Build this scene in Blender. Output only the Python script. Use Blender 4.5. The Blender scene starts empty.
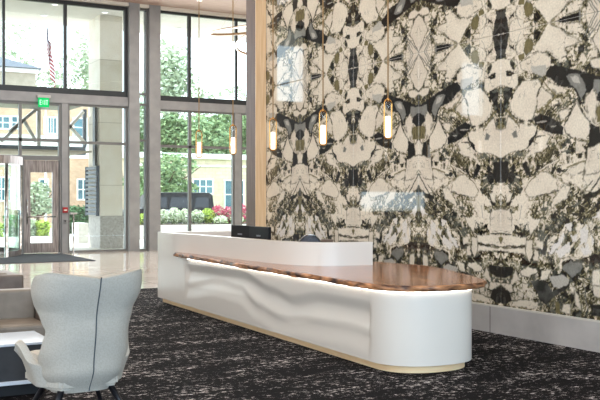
import bpy, bmesh, math, random
import numpy as np
from mathutils import Vector, Matrix
PI = math.pi
C = bpy.context.scene.collection
scene = bpy.context.scene

# ------------------------------------------------------------------ camera
CAM_H, YAW, FPX = 1.53, math.radians(29.34), 927.0
cam_d = bpy.data.cameras.new('camera'); cam = bpy.data.objects.new('camera', cam_d); C.objects.link(cam)
cam.location = (0, 0, CAM_H); cam.rotation_euler = (PI/2, 0, -YAW)
cam_d.sensor_width = 36.0; cam_d.lens = 36.0*FPX/600.0; cam_d.clip_end = 400
scene.camera = cam

# ------------------------------------------------------------------ sky, sun, exposure
world = bpy.data.worlds.new('sky'); scene.world = world; world.use_nodes = True
wb = world.node_tree.nodes['Background']
wb.inputs[0].default_value = (0.80, 0.90, 1.0, 1); wb.inputs[1].default_value = 3.0
def lamp(name, kind, loc, rot, energy, color=(1, 1, 1), **kw):
    d = bpy.data.lights.new(name, kind); d.energy = energy; d.color = color
    for k, v in kw.items(): setattr(d, k, v)
    o = bpy.data.objects.new(name, d); C.objects.link(o); o.location = loc; o.rotation_euler = rot
    return o
lamp('sun', 'SUN', (0, 0, 30), Vector((.80, -.27, -.62)).to_track_quat('-Z', 'Y').to_euler(), 3.6, (1, .96, .90), angle=math.radians(1))
# daylight that comes in by the windows of the wall behind the camera and of the left wall
lamp('daylight_back', 'AREA', (2.0, -5.6, 3.4), (PI/2, 0, 0), 820, (.44, .71, 1.0), shape='RECTANGLE', size=13, size_y=5.2)
lamp('daylight_left', 'AREA', (-8.6, 6.0, 3.4), (PI/2, 0, -PI/2), 150, (1.0, .93, .86), shape='RECTANGLE', size=14, size_y=5.2)
# daylight through the glazed front
lamp('daylight_front', 'AREA', (7.5, 26.3, 4.0), (-PI/2, 0, 0), 330, (.95, .98, 1.0), shape='RECTANGLE', size=12, size_y=5.5)
# the rows of warm ceiling downlights
lamp('ceiling_light', 'AREA', (2.5, 7.0, 7.3), (0, 0, 0), 390, (1, .89, .76), shape='RECTANGLE', size=9, size_y=16)
lamp('ceiling_light_far', 'AREA', (7.5, 20.5, 7.3), (0, 0, 0), 520, (1, .95, .90), shape='RECTANGLE', size=12, size_y=8)
scene.view_settings.view_transform = 'Standard'
scene.view_settings.look = 'None'
scene.view_settings.gamma = 1.0
scene.view_settings.use_curve_mapping = False
scene.view_settings.exposure = 0.62

# ------------------------------------------------------------------ measuring helpers
SN, CS = math.sin(YAW), math.cos(YAW)
def ray(px):
    l = (px-300)/FPX
    return SN+l*CS, CS-l*SN
def x_on(px, Y):                       # X of the point of the plane Y=... seen at column px
    r = ray(px); return r[0]*Y/r[1]
def z_at(px, py, Y):
    r = ray(px); return CAM_H+(200-py)/FPX*(Y/r[1])

# ------------------------------------------------------------------ materials
def srgb(r, g, b):
    f = lambda c: ((c/255+.055)/1.055)**2.4 if c/255 > .04045 else c/255/12.92
    return (f(r), f(g), f(b), 1)
def base_mat(name, col, rough=.5, metal=0.0, spec=.5):
    m = bpy.data.materials.new(name); m.use_nodes = True
    b = m.node_tree.nodes['Principled BSDF']
    b.inputs['Base Color'].default_value = col
    b.inputs['Roughness'].default_value = rough; b.inputs['Metallic'].default_value = metal
    b.inputs['Specular IOR Level'].default_value = spec
    return m
def noisy(name, c1, c2, scale=8, rough=.5, metal=0.0, stretch=(1, 1, 1), bump=0.0, detail=4, spec=.5, lo=.35, hi=.65):
    m = base_mat(name, c1, rough, metal, spec); nt = m.node_tree; N = nt.nodes; L = nt.links
    b = N['Principled BSDF']
    tc = N.new('ShaderNodeTexCoord'); mp = N.new('ShaderNodeMapping'); mp.inputs['Scale'].default_value = stretch
    no = N.new('ShaderNodeTexNoise'); no.inputs['Scale'].default_value = scale; no.inputs['Detail'].default_value = detail
    cr = N.new('ShaderNodeValToRGB'); cr.color_ramp.elements[0].position = lo; cr.color_ramp.elements[1].position = hi
    cr.color_ramp.elements[0].color = c1; cr.color_ramp.elements[1].color = c2
    L.new(tc.outputs['Object'], mp.inputs[0]); L.new(mp.outputs[0], no.inputs['Vector'])
    L.new(no.outputs['Fac'], cr.inputs[0]); L.new(cr.outputs[0], b.inputs['Base Color'])
    if bump:
        bp = N.new('ShaderNodeBump'); bp.inputs['Strength'].default_value = bump; bp.inputs['Distance'].default_value = .01
        L.new(no.outputs['Fac'], bp.inputs['Height']); L.new(bp.outputs[0], b.inputs['Normal'])
    return m
def emit(name, col, s):
    m = bpy.data.materials.new(name); m.use_nodes = True; nt = m.node_tree
    nt.nodes.remove(nt.nodes['Principled BSDF'])
    e = nt.nodes.new('ShaderNodeEmission'); e.inputs[0].default_value = col; e.inputs[1].default_value = s
    nt.links.new(e.outputs[0], nt.nodes['Material Output'].inputs[0]); return m
def glass(name, tint=(.93, .97, .96, 1), rough=.0, refl=.10):
    m = bpy.data.materials.new(name); m.use_nodes = True; nt = m.node_tree; N = nt.nodes; L = nt.links
    N.remove(N['Principled BSDF'])
    t = N.new('ShaderNodeBsdfTransparent'); t.inputs[0].default_value = tint
    g = N.new('ShaderNodeBsdfGlossy'); g.inputs['Roughness'].default_value = rough
    f = N.new('ShaderNodeFresnel'); ge = N.new('ShaderNodeNewGeometry')
    mr = N.new('ShaderNodeMapRange'); mr.inputs[3].default_value = 1.45; mr.inputs[4].default_value = 1/1.45
    L.new(ge.outputs['Backfacing'], mr.inputs[0]); L.new(mr.outputs[0], f.inputs[0])   # same reflectance on both faces of the sheet
    mx = N.new('ShaderNodeMixShader'); L.new(f.outputs[0], mx.inputs[0]); L.new(t.outputs[0], mx.inputs[1]); L.new(g.outputs[0], mx.inputs[2])
    L.new(mx.outputs[0], N['Material Output'].inputs[0]); return m
def brick_mat(name, c1, c2, mortar, scale, bw=.5, bh=.25, msize=.02, rough=.6, bump=0.0, plane='XZ', offset=.5):
    m = base_mat(name, c1, rough); nt = m.node_tree; N = nt.nodes; L = nt.links; b = N['Principled BSDF']
    tc = N.new('ShaderNodeTexCoord'); sp = N.new('ShaderNodeSeparateXYZ'); cb = N.new('ShaderNodeCombineXYZ')
    L.new(tc.outputs['Object'], sp.inputs[0])
    L.new(sp.outputs[plane[0]], cb.inputs[0]); L.new(sp.outputs[plane[1]], cb.inputs[1])
    br = N.new('ShaderNodeTexBrick'); br.offset = offset; L.new(cb.outputs[0], br.inputs['Vector'])
    br.inputs['Color1'].default_value = c1; br.inputs['Color2'].default_value = c2; br.inputs['Mortar'].default_value = mortar
    br.inputs['Scale'].default_value = scale; br.inputs['Mortar Size'].default_value = msize
    br.inputs['Brick Width'].default_value = bw; br.inputs['Row Height'].default_value = bh
    no = N.new('ShaderNodeTexNoise'); no.inputs['Scale'].default_value = 2.2; no.inputs['Detail'].default_value = 6
    L.new(tc.outputs['Object'], no.inputs['Vector'])
    mx = N.new('ShaderNodeMix'); mx.data_type = 'RGBA'; mx.blend_type = 'OVERLAY'; mx.inputs[0].default_value = .35
    L.new(br.outputs['Color'], mx.inputs[6]); L.new(no.outputs['Fac'], mx.inputs[7]); L.new(mx.outputs[2], b.inputs['Base Color'])
    return m

M = {}
M['taupe_panel'] = noisy('taupe_panel', srgb(132, 132, 132), srgb(144, 144, 143), 3, .55)
M['dark_frame'] = base_mat('dark_frame', srgb(48, 52, 54), .4, .3)
M['grey_frame'] = base_mat('grey_frame', srgb(112, 112, 110), .4, .3)
M['light_metal'] = base_mat('light_metal', srgb(176, 172, 168), .35, .3)
M['chrome'] = noisy('chrome', srgb(150, 152, 150), srgb(205, 206, 204), 9, .16, .95)
M['steel'] = noisy('steel', srgb(116, 108, 105), srgb(160, 152, 149), 5, .28, .7, (6, 6, .5))
M['glass'] = glass('glass')
M['drum_glass'] = glass('drum_glass', (.86, .95, .91, 1))
M['ceiling'] = noisy('ceiling_panel', srgb(158, 132, 118), srgb(172, 146, 132), 2.0, .6, stretch=(1, 8, 1))
M['plaster'] = noisy('plaster', srgb(205, 198, 188), srgb(212, 206, 198), 2, .8)
M['brown_wood'] = noisy('brown_wood', srgb(80, 54, 40), srgb(100, 72, 56), 6, .45, stretch=(3, 3, .25))
M['light_wood'] = noisy('light_wood', srgb(222, 180, 134), srgb(236, 200, 156), 5, .45, stretch=(6, 6, .3))
M['grey_stone'] = noisy('grey_stone', srgb(150, 143, 138), srgb(174, 168, 163), 3.5, .5, detail=8)
M['pale_trim'] = base_mat('pale_trim', srgb(214, 208, 196), .4)
M['white_paint'] = base_mat('white_lacquer', srgb(217, 208, 196), .26)
M['gold'] = noisy('brushed_brass', srgb(250, 208, 156), srgb(255, 222, 176), 4, .35, .15, (1, 1, 12))
M['brass'] = base_mat('brass', srgb(196, 146, 84), .25, .95)
M['cord'] = base_mat('cord', srgb(146, 116, 76), .4, .4)
M['lamp_glow'] = emit('lamp_glow', (1, .93, .82, 1), 1.7)
M['bronze'] = base_mat('bronze', srgb(150, 122, 92), .35, .6)
M['led'] = emit('led', (1, .95, .88, 1), 4.6)
M['clear'] = glass('clear_shade', (.97, .96, .93, 1))
M['black'] = base_mat('black_plastic', srgb(16, 16, 18), .5, 0, .2)
M['ink'] = base_mat('grey_ink', srgb(130, 132, 136), .5)
M['mesh_grey'] = noisy('mesh_grey', srgb(70, 74, 82), srgb(92, 96, 104), 60, .6)
M['fabric'] = noisy('pale_grey_fabric', srgb(172, 165, 153), srgb(181, 174, 162), 90, .9, bump=.15, detail=3, spec=.2)
M['fabric_in'] = noisy('beige_fabric', srgb(196, 190, 178), srgb(208, 202, 192), 22, .9, bump=.25, detail=8, spec=.2)
M['piping'] = base_mat('piping', srgb(72, 78, 82), .6)
M['black_wood'] = base_mat('black_wood', srgb(24, 22, 24), .4)
M['taupe_leather'] = noisy('taupe_leather', srgb(118, 106, 92), srgb(130, 118, 104), 8, .5, bump=.1)
M['brown_leather'] = noisy('brown_leather', srgb(96, 80, 68), srgb(112, 96, 84), 8, .5)
M['charcoal'] = noisy('charcoal_board', srgb(48, 49, 52), srgb(60, 61, 64), 6, .5)
M['table_top'] = base_mat('white_glossy_top', srgb(214, 222, 232), .14)
M['green_sign'] = emit('green_sign', srgb(20, 190, 100), 1.0)
M['sign_white'] = emit('sign_letters', srgb(210, 255, 225), 1.1)
M['red'] = base_mat('red_plastic', srgb(150, 24, 28), .4)
M['mat'] = noisy('entrance_mat', srgb(58, 62, 66), srgb(76, 80, 84), 60, .95, spec=.1)
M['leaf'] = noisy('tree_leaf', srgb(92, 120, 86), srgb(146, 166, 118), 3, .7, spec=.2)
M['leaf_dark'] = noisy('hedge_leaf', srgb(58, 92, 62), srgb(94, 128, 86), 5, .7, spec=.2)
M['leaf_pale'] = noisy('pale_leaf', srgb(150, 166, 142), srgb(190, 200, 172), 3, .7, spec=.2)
M['bark'] = noisy('bark', srgb(84, 70, 58), srgb(112, 96, 80), 8, .9)
M['petal_white'] = noisy('white_petals', srgb(228, 232, 222), srgb(190, 206, 160), 9, .8)
M['petal_pink'] = noisy('pink_petals', srgb(206, 84, 120), srgb(160, 70, 90), 9, .8)
M['petal_lime'] = noisy('lime_leaves', srgb(190, 206, 96), srgb(150, 180, 80), 9, .8)
M['planter'] = noisy('pale_stone_planter', srgb(205, 200, 192), srgb(218, 214, 206), 5, .7)
M['car_paint'] = base_mat('black_car_paint', srgb(16, 18, 24), .3, 0, .2)
M['car_glass'] = base_mat('car_glass', srgb(24, 30, 40), .1, 0, .4)
M['tyre'] = base_mat('tyre', srgb(26, 26, 26), .8)
M['brick'] = brick_mat('tan_brick', srgb(178, 142, 118), srgb(190, 156, 132), srgb(190, 172, 152), 3.0, rough=.85)
M['beige_stone'] = brick_mat('beige_block', srgb(188, 170, 150), srgb(196, 180, 160), srgb(180, 164, 146), 1.0, rough=.85)
M['render_white'] = noisy('pale_render', srgb(150, 142, 126), srgb(164, 155, 140), 2, .85)
M['white_trim'] = base_mat('white_trim', srgb(226, 228, 228), .6)
M['blue_glass'] = noisy('dim_window_glass', srgb(40, 80, 96), srgb(74, 112, 126), .8, .15)
M['roof'] = noisy('grey_roof', srgb(74, 82, 94), srgb(94, 100, 110), 4, .8)
M['asphalt'] = noisy('pale_paving', srgb(200, 194, 184), srgb(214, 208, 200), 3, .85)
M['lawn'] = noisy('lawn', srgb(120, 150, 84), srgb(150, 172, 104), 6, .9)
M['canopy_white'] = noisy('canopy_soffit', srgb(226, 220, 212), srgb(232, 226, 220), 2, .8)
M['column_stone'] = brick_mat('pale_cladding', srgb(226, 216, 202), srgb(230, 220, 206), srgb(190, 180, 164), .6, 1.2, 1.2, .006, .7, offset=0)
M['base_stone'] = noisy('grey_granite', srgb(156, 150, 144), srgb(184, 178, 172), 14, .6, detail=8)
M['blue_metal'] = base_mat('blue_grey_metal', srgb(70, 80, 92), .5, .2)
M['flag_cloth'] = None

# carpet: black loops with short pale dashes in clouds
def carpet_mat():
    m = base_mat('carpet', srgb(24, 22, 24), .95, 0, .1); nt = m.node_tree; N = nt.nodes; L = nt.links; b = N['Principled BSDF']
    tc = N.new('ShaderNodeTexCoord')
    mp = N.new('ShaderNodeMapping'); mp.inputs['Scale'].default_value = (14, 17, 1); mp.inputs['Rotation'].default_value = (0, 0, math.radians(0))
    L.new(tc.outputs['Object'], mp.inputs[0])
    n1 = N.new('ShaderNodeTexNoise'); n1.inputs['Scale'].default_value = 1.0; n1.inputs['Detail'].default_value = 5; n1.inputs['Roughness'].default_value = .85
    L.new(mp.outputs[0], n1.inputs['Vector'])
    mp2 = N.new('ShaderNodeMapping'); mp2.inputs['Scale'].default_value = (1.6, 3.4, 1); L.new(tc.outputs['Object'], mp2.inputs[0])
    n2 = N.new('ShaderNodeTexNoise'); n2.inputs['Scale'].default_value = 1.0; n2.inputs['Detail'].default_value = 3
    L.new(mp2.outputs[0], n2.inputs['Vector'])
    a = N.new('ShaderNodeMath'); a.operation = 'MULTIPLY_ADD'; L.new(n2.outputs['Fac'], a.inputs[0]); a.inputs[1].default_value = .30; L.new(n1.outputs['Fac'], a.inputs[2])
    cr = N.new('ShaderNodeValToRGB'); e = cr.color_ramp.elements
    e[0].position = .68; e[0].color = srgb(13, 11, 13); e[1].position = .80; e[1].color = srgb(214, 206, 202)
    e.new(.72).color = srgb(54, 50, 51)
    L.new(a.outputs[0], cr.inputs[0]); L.new(cr.outputs[0], b.inputs['Base Color'])
    bp = N.new('ShaderNodeBump'); bp.inputs['Strength'].default_value = .5; bp.inputs['Distance'].default_value = .004
    L.new(n1.outputs['Fac'], bp.inputs['Height']); L.new(bp.outputs[0], b.inputs['Normal'])
    return m
M['carpet'] = carpet_mat()
M['tile'] = brick_mat('polished_tile', srgb(222, 212, 200), srgb(212, 202, 190), srgb(160, 150, 140), 1.0, 1.2, .6, .008, .07, plane='XY', offset=0)

def walnut():
    m = base_mat('walnut', srgb(120, 72, 44), .14); nt = m.node_tree; N = nt.nodes; L = nt.links; b = N['Principled BSDF']
    tc = N.new('ShaderNodeTexCoord'); mp = N.new('ShaderNodeMapping'); mp.inputs['Scale'].default_value = (5, .55, 5)
    L.new(tc.outputs['Object'], mp.inputs[0])
    n = N.new('ShaderNodeTexNoise'); n.inputs['Scale'].default_value = 2.2; n.inputs['Detail'].default_value = 7; n.inputs['Distortion'].default_value = 1.2
    L.new(mp.outputs[0], n.inputs['Vector'])
    cr = N.new('ShaderNodeValToRGB'); e = cr.color_ramp.elements
    e[0].position = .3; e[0].color = srgb(88, 44, 20); e[1].position = .7; e[1].color = srgb(204, 138, 80)
    e.new(.5).color = srgb(152, 88, 46)
    L.new(n.outputs['Fac'], cr.inputs[0]); L.new(cr.outputs[0], b.inputs['Base Color'])
    return m
M['walnut'] = walnut()
M['bark_edge'] = noisy('live_edge', srgb(58, 28, 14), srgb(196, 136, 90), 7, .45, detail=8, bump=.6, stretch=(1, 1, 3))

# ------------------------------------------------------------------ mesh helpers
def link_mesh(name, bm, mat, parent=None, smooth=False, mats=None):
    me = bpy.data.meshes.new(name); bm.to_mesh(me); bm.free()
    for mm in (mats or [mat]): me.materials.append(mm)
    if smooth:
        for p in me.polygons: p.use_smooth = True
    o = bpy.data.objects.new(name, me); C.objects.link(o)
    if parent is not None: o.parent = parent
    return o
def tag(o, label=None, cat=None, group=None, kind=None):
    if label: o['label'] = label
    if cat: o['category'] = cat
    if group: o['group'] = group
    if kind: o['kind'] = kind
    return o
def empty(name, loc, rz=0.0):
    o = bpy.data.objects.new(name, None); C.objects.link(o); o.location = loc; o.rotation_euler = (0, 0, rz)
    o.empty_display_size = .1
    return o
def box(bm, x0, x1, y0, y1, z0, z1, bev=0.0, mi=0):
    t = bmesh.new()
    r = bmesh.ops.create_cube(t, size=1)
    for v in t.verts:
        v.co = Vector((x0+(v.co.x+.5)*(x1-x0), y0+(v.co.y+.5)*(y1-y0), z0+(v.co.z+.5)*(z1-z0)))
    if bev: bmesh.ops.bevel(t, geom=list(t.edges), offset=bev, segments=3, profile=.5, affect='EDGES')
    merge(bm, t, mi)
def merge(bm, t, mi=0, mtx=None):
    idx = {}
    for v in t.verts: idx[v] = bm.verts.new(mtx @ v.co if mtx else v.co)
    for f in t.faces:
        try: nf = bm.faces.new([idx[v] for v in f.verts]); nf.material_index = mi; nf.smooth = f.smooth
        except ValueError: pass
    t.free()
def bar(bm, a, b, w, h=None, mi=0):
    """box of section w x h from a to b"""
    h = h or w; a = Vector(a); b = Vector(b); d = b-a; L = d.length; d.normalize()
    up = Vector((0, 0, 1)) if abs(d.z) < .95 else Vector((0, 1, 0))
    x = d.cross(up).normalized(); y = x.cross(d).normalized()
    t = bmesh.new(); bmesh.ops.create_cube(t, size=1)
    for v in t.verts:
        c = v.co.copy(); v.co = a + x*c.x*w + y*c.y*h + d*(c.z+.5)*L
    merge(bm, t, mi)
def tube(bm, pts, r, n=8, closed=False, radii=None, cap=True, mi=0):
    pts = [Vector(p) for p in pts]; rings = []; m = len(pts)
    for i, p in enumerate(pts):
        if closed: d = pts[(i+1) % m]-pts[i-1]
        else: d = pts[min(i+1, m-1)]-pts[max(i-1, 0)]
        d.normalize(); up = Vector((0, 0, 1)) if abs(d.z) < .9 else Vector((0, 1, 0))
        x = d.cross(up).normalized(); y = x.cross(d).normalized()
        rr = radii[i] if radii else r
        rings.append([bm.verts.new(p+(x*math.cos(2*PI*k/n)+y*math.sin(2*PI*k/n))*rr) for k in range(n)])
    for i in range(m if closed else m-1):
        A, B = rings[i], rings[(i+1) % m]
        for k in range(n):
            f = bm.faces.new([A[k], A[(k+1) % n], B[(k+1) % n], B[k]]); f.smooth = True; f.material_index = mi
    if cap and not closed:
        bm.faces.new(rings[0]).material_index = mi; bm.faces.new(rings[-1][::-1]).material_index = mi
def lathe(bm, prof, cx=0, cy=0, n=24, mi=0):
    rings = []
    for r, z in prof: rings.append([bm.verts.new((cx+r*math.cos(2*PI*k/n), cy+r*math.sin(2*PI*k/n), z)) for k in range(n)])
    for A, B in zip(rings, rings[1:]):
        for k in range(n):
            f = bm.faces.new([A[k], A[(k+1) % n], B[(k+1) % n], B[k]]); f.smooth = True; f.material_index = mi
    bm.faces.new(rings[0][::-1]); bm.faces.new(rings[-1])
def prism(bm, pts, z0, z1, mi=0):
    a = [bm.verts.new((x, y, z0)) for x, y in pts]; b = [bm.verts.new((x, y, z1)) for x, y in pts]
    n = len(pts)
    fs = [bm.faces.new(a[::-1]), bm.faces.new(b)]
    for i in range(n): fs.append(bm.faces.new([a[i], a[(i+1) % n], b[(i+1) % n], b[i]]))
    for f in fs: f.material_index = mi
def obox(name, mat, parent, *a, bev=0.0):
    bm = bmesh.new(); box(bm, *a, bev=bev); return link_mesh(name, bm, mat, parent)
def struct(name, mat, *a):
    o = obox(name, mat, None, *a); o['kind'] = 'structure'; return o
def catmull(pts, k=8):
    out = []; P = [Vector(p) for p in pts]
    for i in range(len(P)-1):
        p0, p1, p2, p3 = P[max(i-1, 0)], P[i], P[i+1], P[min(i+2, len(P)-1)]
        for j in range(k):
            t = j/k
            out.append(.5*((2*p1)+(-p0+p2)*t+(2*p0-5*p1+4*p2-p3)*t*t+(-p0+3*p1-3*p2+p3)*t**3))
    out.append(P[-1]); return out
def copy_tree(o, parent=None):
    c = o.copy(); C.objects.link(c)
    if parent is not None: c.parent = parent
    for ch in list(o.children): copy_tree(ch, c)
    return c
rnd = random.Random(7)

# ================================================================== THE SETTING
WX = 7.2        # face of the stone wall
WY = 26.8       # plane of the glazed front
CZ = 7.42       # ceiling
# interior floor finishes
f = struct('floor', M['tile'], -9, 16, 15.3, 26.95, -.1, 0)
f = struct('floor_carpeted', M['carpet'], -9, 7.2, -6, 15.3, -.1, 0)
struct('ceiling', M['ceiling'], -9.2, 16.2, -6.2, 26.7, CZ, CZ+.2)
struct('ceiling_edge_trim', M['pale_trim'], -9.2, 16.2, 26.62, 26.78, CZ-.1, CZ+.1)
# right wall: backing + book-matched slabs
M['plinth'] = brick_mat('plinth_stone', srgb(184, 178, 172), srgb(192, 186, 180), srgb(120, 112, 108), 1.0, 2.4, 2.4, .008, .5, plane='YZ', offset=0)
wall_right = struct('wall_right', M['plaster'], WX+.012, WX+.3, -6, 14.28, 0, CZ)
bb = struct('baseboard_right', M['plinth'], WX-.03, WX+.012, -14.27, 5.71, .01, .31); bb.location = (0, 8.27, -.01)
struct('trim_1', M['pale_trim'], WX-.032, WX+.012, -6, 13.98, .30, .318)
struct('wall_far_right', M['plaster'], 16, 16.2, 14.3, 26.8, 0, CZ)
struct('wall_behind_stone', M['plaster'], WX+.3, 16, 14.1, 14.28, 0, CZ)
# left wall with window openings, wall behind the camera with window openings
def pierced_wall(name, axis, pos, lo, hi, openings, z0, z1, mat, th=.2):
    bm = bmesh.new(); segs = []; c = lo
    def bx(a, b, za, zb):
        if axis == 'X': box(bm, pos, pos+th, a, b, za, zb)
        else: box(bm, a, b, pos, pos+th, za, zb)
    for a, b in openings:
        bx(c, a, 0, CZ); bx(a, b, 0, z0); bx(a, b, z1, CZ); c = b
    bx(c, hi, 0, CZ)
    o = link_mesh(name, bm, mat); o['kind'] = 'structure'
    return o
pierced_wall('wall_left', 'X', -9.2, -6, 26.7, [(-1+i*4, 2+i*4) for i in range(4)], .9, 6.2, M['plaster'])
pierced_wall('wall_back', 'Y', -6.2, -9, 7.2, [(-7, -3.5), (-2.5, 1), (2, 6)], .9, 6.2, M['plaster'])

# ---- glazed front at Y = 26.8
def X(px): return x_on(px, WY)
bm = bmesh.new()
box(bm, X(127), X(137.3), WY-.22, WY+.3, 0, CZ)                # wide taupe column
box(bm, X(147), X(158), WY-.22, WY+.3, 0, CZ)                 # second column
box(bm, -9.2, X(127), WY-.12, WY+.18, 4.33, 4.60)              # spandrel beams
box(bm, X(158), 16, WY-.12, WY+.18, 4.30, 4.56)
box(bm, X(61), X(67), WY-.10, WY+.16, 0, 4.33)                # light mullion column by the door
box(bm, X(233.5), X(240), WY-.10, WY+.16, 0, 4.30)
# solid parts left of the revolving door
box(bm, -9.2, -5.9, WY-.12, WY+.18, 0, 4.33); box(bm, -9.2, -8.6, WY-.12, WY+.18, 4.6, CZ)
box(bm, -7.4, -.9, WY-.12, WY+.18, 4.6, CZ)
box(bm, -5.9, -3.0, WY-.12, WY+.18, 0, 1.10); box(bm, -5.9, -3.0, WY-.12, WY+.18, 1.85, 4.33)
box(bm, -3.0, .6, WY-.12, WY+.18, 0, 4.33)
wf = link_mesh('wall_front', bm, M['taupe_panel']); wf['kind'] = 'structure'
struct('wall_front_head', M['dark_frame'], -9.2, 16, WY-.02, WY+.16, 7.28, CZ)

nwin = [0]
def window(x0, x1, z0, z1, vs=(), hs=(), fw=.06, sill=None, head=None, mat='dark_frame', depth=.12):
    """one glazed opening: frame (outer, mullions, transoms) and one pane per light"""
    nwin[0] += 1
    bm = bmesh.new(); y0, y1 = WY-depth/2, WY+depth/2
    s = sill or fw; h = head or fw
    box(bm, x0, x1, y0, y1, z0, z0+s); box(bm, x0, x1, y0, y1, z1-h, z1)
    box(bm, x0, x0+fw, y0, y1, z0+s, z1-h); box(bm, x1-fw, x1, y0, y1, z0+s, z1-h)
    for v in vs: box(bm, v[0], v[1], y0+.01, y1-.01, z0+s, z1-h)
    for v in hs: box(bm, x0+fw, x1-fw, y0+.01, y1-.01, v[0], v[1])
    o = link_mesh('window_%d' % nwin[0], bm, M[mat]); o['kind'] = 'structure'
    xs = [x0+fw]+[e for v in vs for e in v]+[x1-fw]; zs = [z0+s]+[e for v in hs for e in v]+[z1-h]
    for i in range(0, len(xs), 2):
        for j in range(0, len(zs), 2):
            obox('pane', M['glass'], o, xs[i], xs[i+1], WY-.006, WY+.006, zs[j], zs[j+1])
    return o
def bar_at(px, w=.07): c = X(px); return (c-w/2, c+w/2)
# upper storey
window(-.9, X(127), 4.60, 7.30, vs=[bar_at(-58), bar_at(3.5), bar_at(65, .09)], sill=.17, fw=.10)
window(X(137.3), X(147), 0, 7.30, hs=[(4.70, 4.76), (4.38, 4.44), (3.30, 3.36)], fw=.05, mat='grey_frame')
window(X(158), 16, 4.56, 7.30, vs=[bar_at(189, .10), bar_at(236, .07), (14.5, 14.6)], sill=.16, fw=.06)
# lower storey
window(.6, X(61), 2.72, 4.33, vs=[bar_at(-60), bar_at(20, .08)], hs=[(3.20, 3.29)], fw=.08, mat='grey_frame')
window(X(67), X(127), .0, 4.33, hs=[(3.17, 3.25)], fw=.06, mat='grey_frame')
window(X(158), X(233.5), .0, 4.30, vs=[bar_at(189.5, .09)], hs=[(3.14, 3.22)], fw=.05, mat='grey_frame')
window(X(240), 16, .0, 4.30, vs=[(14.4, 14.48)], hs=[(3.14, 3.22)], fw=.05, mat='grey_frame')
window(-8.6, -7.4, 4.60, 7.30, fw=.05)
window(-5.9, -3.0, 1.10, 1.85, fw=.04)
window(.6, 2.0, 0, 2.72, fw=.06, mat='grey_frame')

# swing door beside the revolving door
def frame_door(name, x0, x1, zt):
    o = empty(name, (0, 0, 0)); o['kind'] = 'structure'
    bm = bmesh.new(); box(bm, x0, x0+.05, WY-.1, WY+.1, 0, zt); box(bm, x1-.05, x1, WY-.1, WY+.1, 0, zt); box(bm, x0+.05, x1-.05, WY-.1, WY+.1, zt-.05, zt)
    link_mesh('door_frame', bm, M['grey_frame'], o)
    bm = bmesh.new(); a, b = x0+.055, x1-.055; w = .19
    box(bm, a, a+w, WY-.04, WY+.03, .02, zt-.06, .006); box(bm, b-w, b, WY-.04, WY+.03, .02, zt-.06, .006)
    box(bm, a+w, b-w, WY-.04, WY+.03, zt-.40, zt-.06); box(bm, a+w, b-w, WY-.04, WY+.03, .02, .30)
    link_mesh('door_leaf', bm, M['steel'], o)
    obox('pane', M['glass'], o, a+w, b-w, WY-.01, WY+.0, .30, zt-.40)
    bm = bmesh.new(); tube(bm, [(a+.09, WY-.05, .85), (a+.09, WY-.11, .9), (a+.09, WY-.11, 1.5), (a+.09, WY-.05, 1.55)], .015)
    tube(bm, [(a+.1, WY-.09, 1.05), (b-.1, WY-.09, 1.05)], .02)
    link_mesh('door_handle', bm, M['chrome'], o)
    return o
frame_door('door_1', X(21.5), X(60.5), 2.72)

# revolving door drum
rd = empty('revolving_door', (3.9, WY, 0))
tag(rd, 'glass revolving door with curved walls and steel posts at left edge', 'revolving door')
R_ = 2.02
bm = bmesh.new(); 
ring = [(R_*math.cos(2*PI*k/48), R_*math.sin(2*PI*k/48)) for k in range(48)]
prism(bm, [(x*1.03, y*1.03) for x, y in ring], 2.50, 2.72); link_mesh('drum_canopy', bm, M['steel'], rd)
bm = bmesh.new()
def arc_strip(bm, a0, a1, r0, r1, z0, z1, n=14):
    pts = [(r1*math.cos(a0+(a1-a0)*i/n), r1*math.sin(a0+(a1-a0)*i/n)) for i in range(n+1)] + \
          [(r0*math.cos(a1-(a1-a0)*i/n), r0*math.sin(a1-(a1-a0)*i/n)) for i in range(n+1)]
    prism(bm, pts, z0, z1)
for a0, a1 in ((-.80, .62), (PI-.62, PI+.80)):
    bm = bmesh.new(); arc_strip(bm, a0, a1, R_-.012, R_, .16, 2.50); link_mesh('curved_pane', bm, M['drum_glass'], rd)
    bm = bmesh.new(); arc_strip(bm, a0, a1, R_-.04, R_+.03, 0, .16); link_mesh('bottom_rail', bm, M['steel'], rd)
for a in (-.82, -.20, .64, PI-.64, PI+.82, PI+.20):
    bm = bmesh.new(); x, y = R_*math.cos(a), R_*math.sin(a); tube(bm, [(x, y, 0), (x, y, 2.5)], .055, 12); link_mesh('post', bm, M['chrome'], rd)
for k in range(4):
    a = .55+k*PI/2; c, s = math.cos(a), math.sin(a); w = empty('door_wing', (0, 0, 0), a); w.parent = rd
    bm = bmesh.new(); box(bm, .08, .14, -.02, .02, .03, 2.48); box(bm, R_-.16, R_-.09, -.025, .025, .03, 2.48); box(bm, .14, R_-.16, -.02, .02, .03, .22); box(bm, .14, R_-.16, -.02, .02, 2.36, 2.48)
    link_mesh('wing_frame', bm, M['steel'], w)
    obox('wing_pane', M['drum_glass'], w, .14, R_-.16, -.005, .005, .22, 2.36)

# light wood / brown portal at the end of the stone wall
pc = struct('wall_end_column', M['brown_wood'], 7.0, 7.50, 13.99, 14.34, 0, CZ)
o = obox('wood_facing', M['light_wood'], pc, 7.0, 7.19, 13.965, 13.99, 0, CZ)

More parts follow.
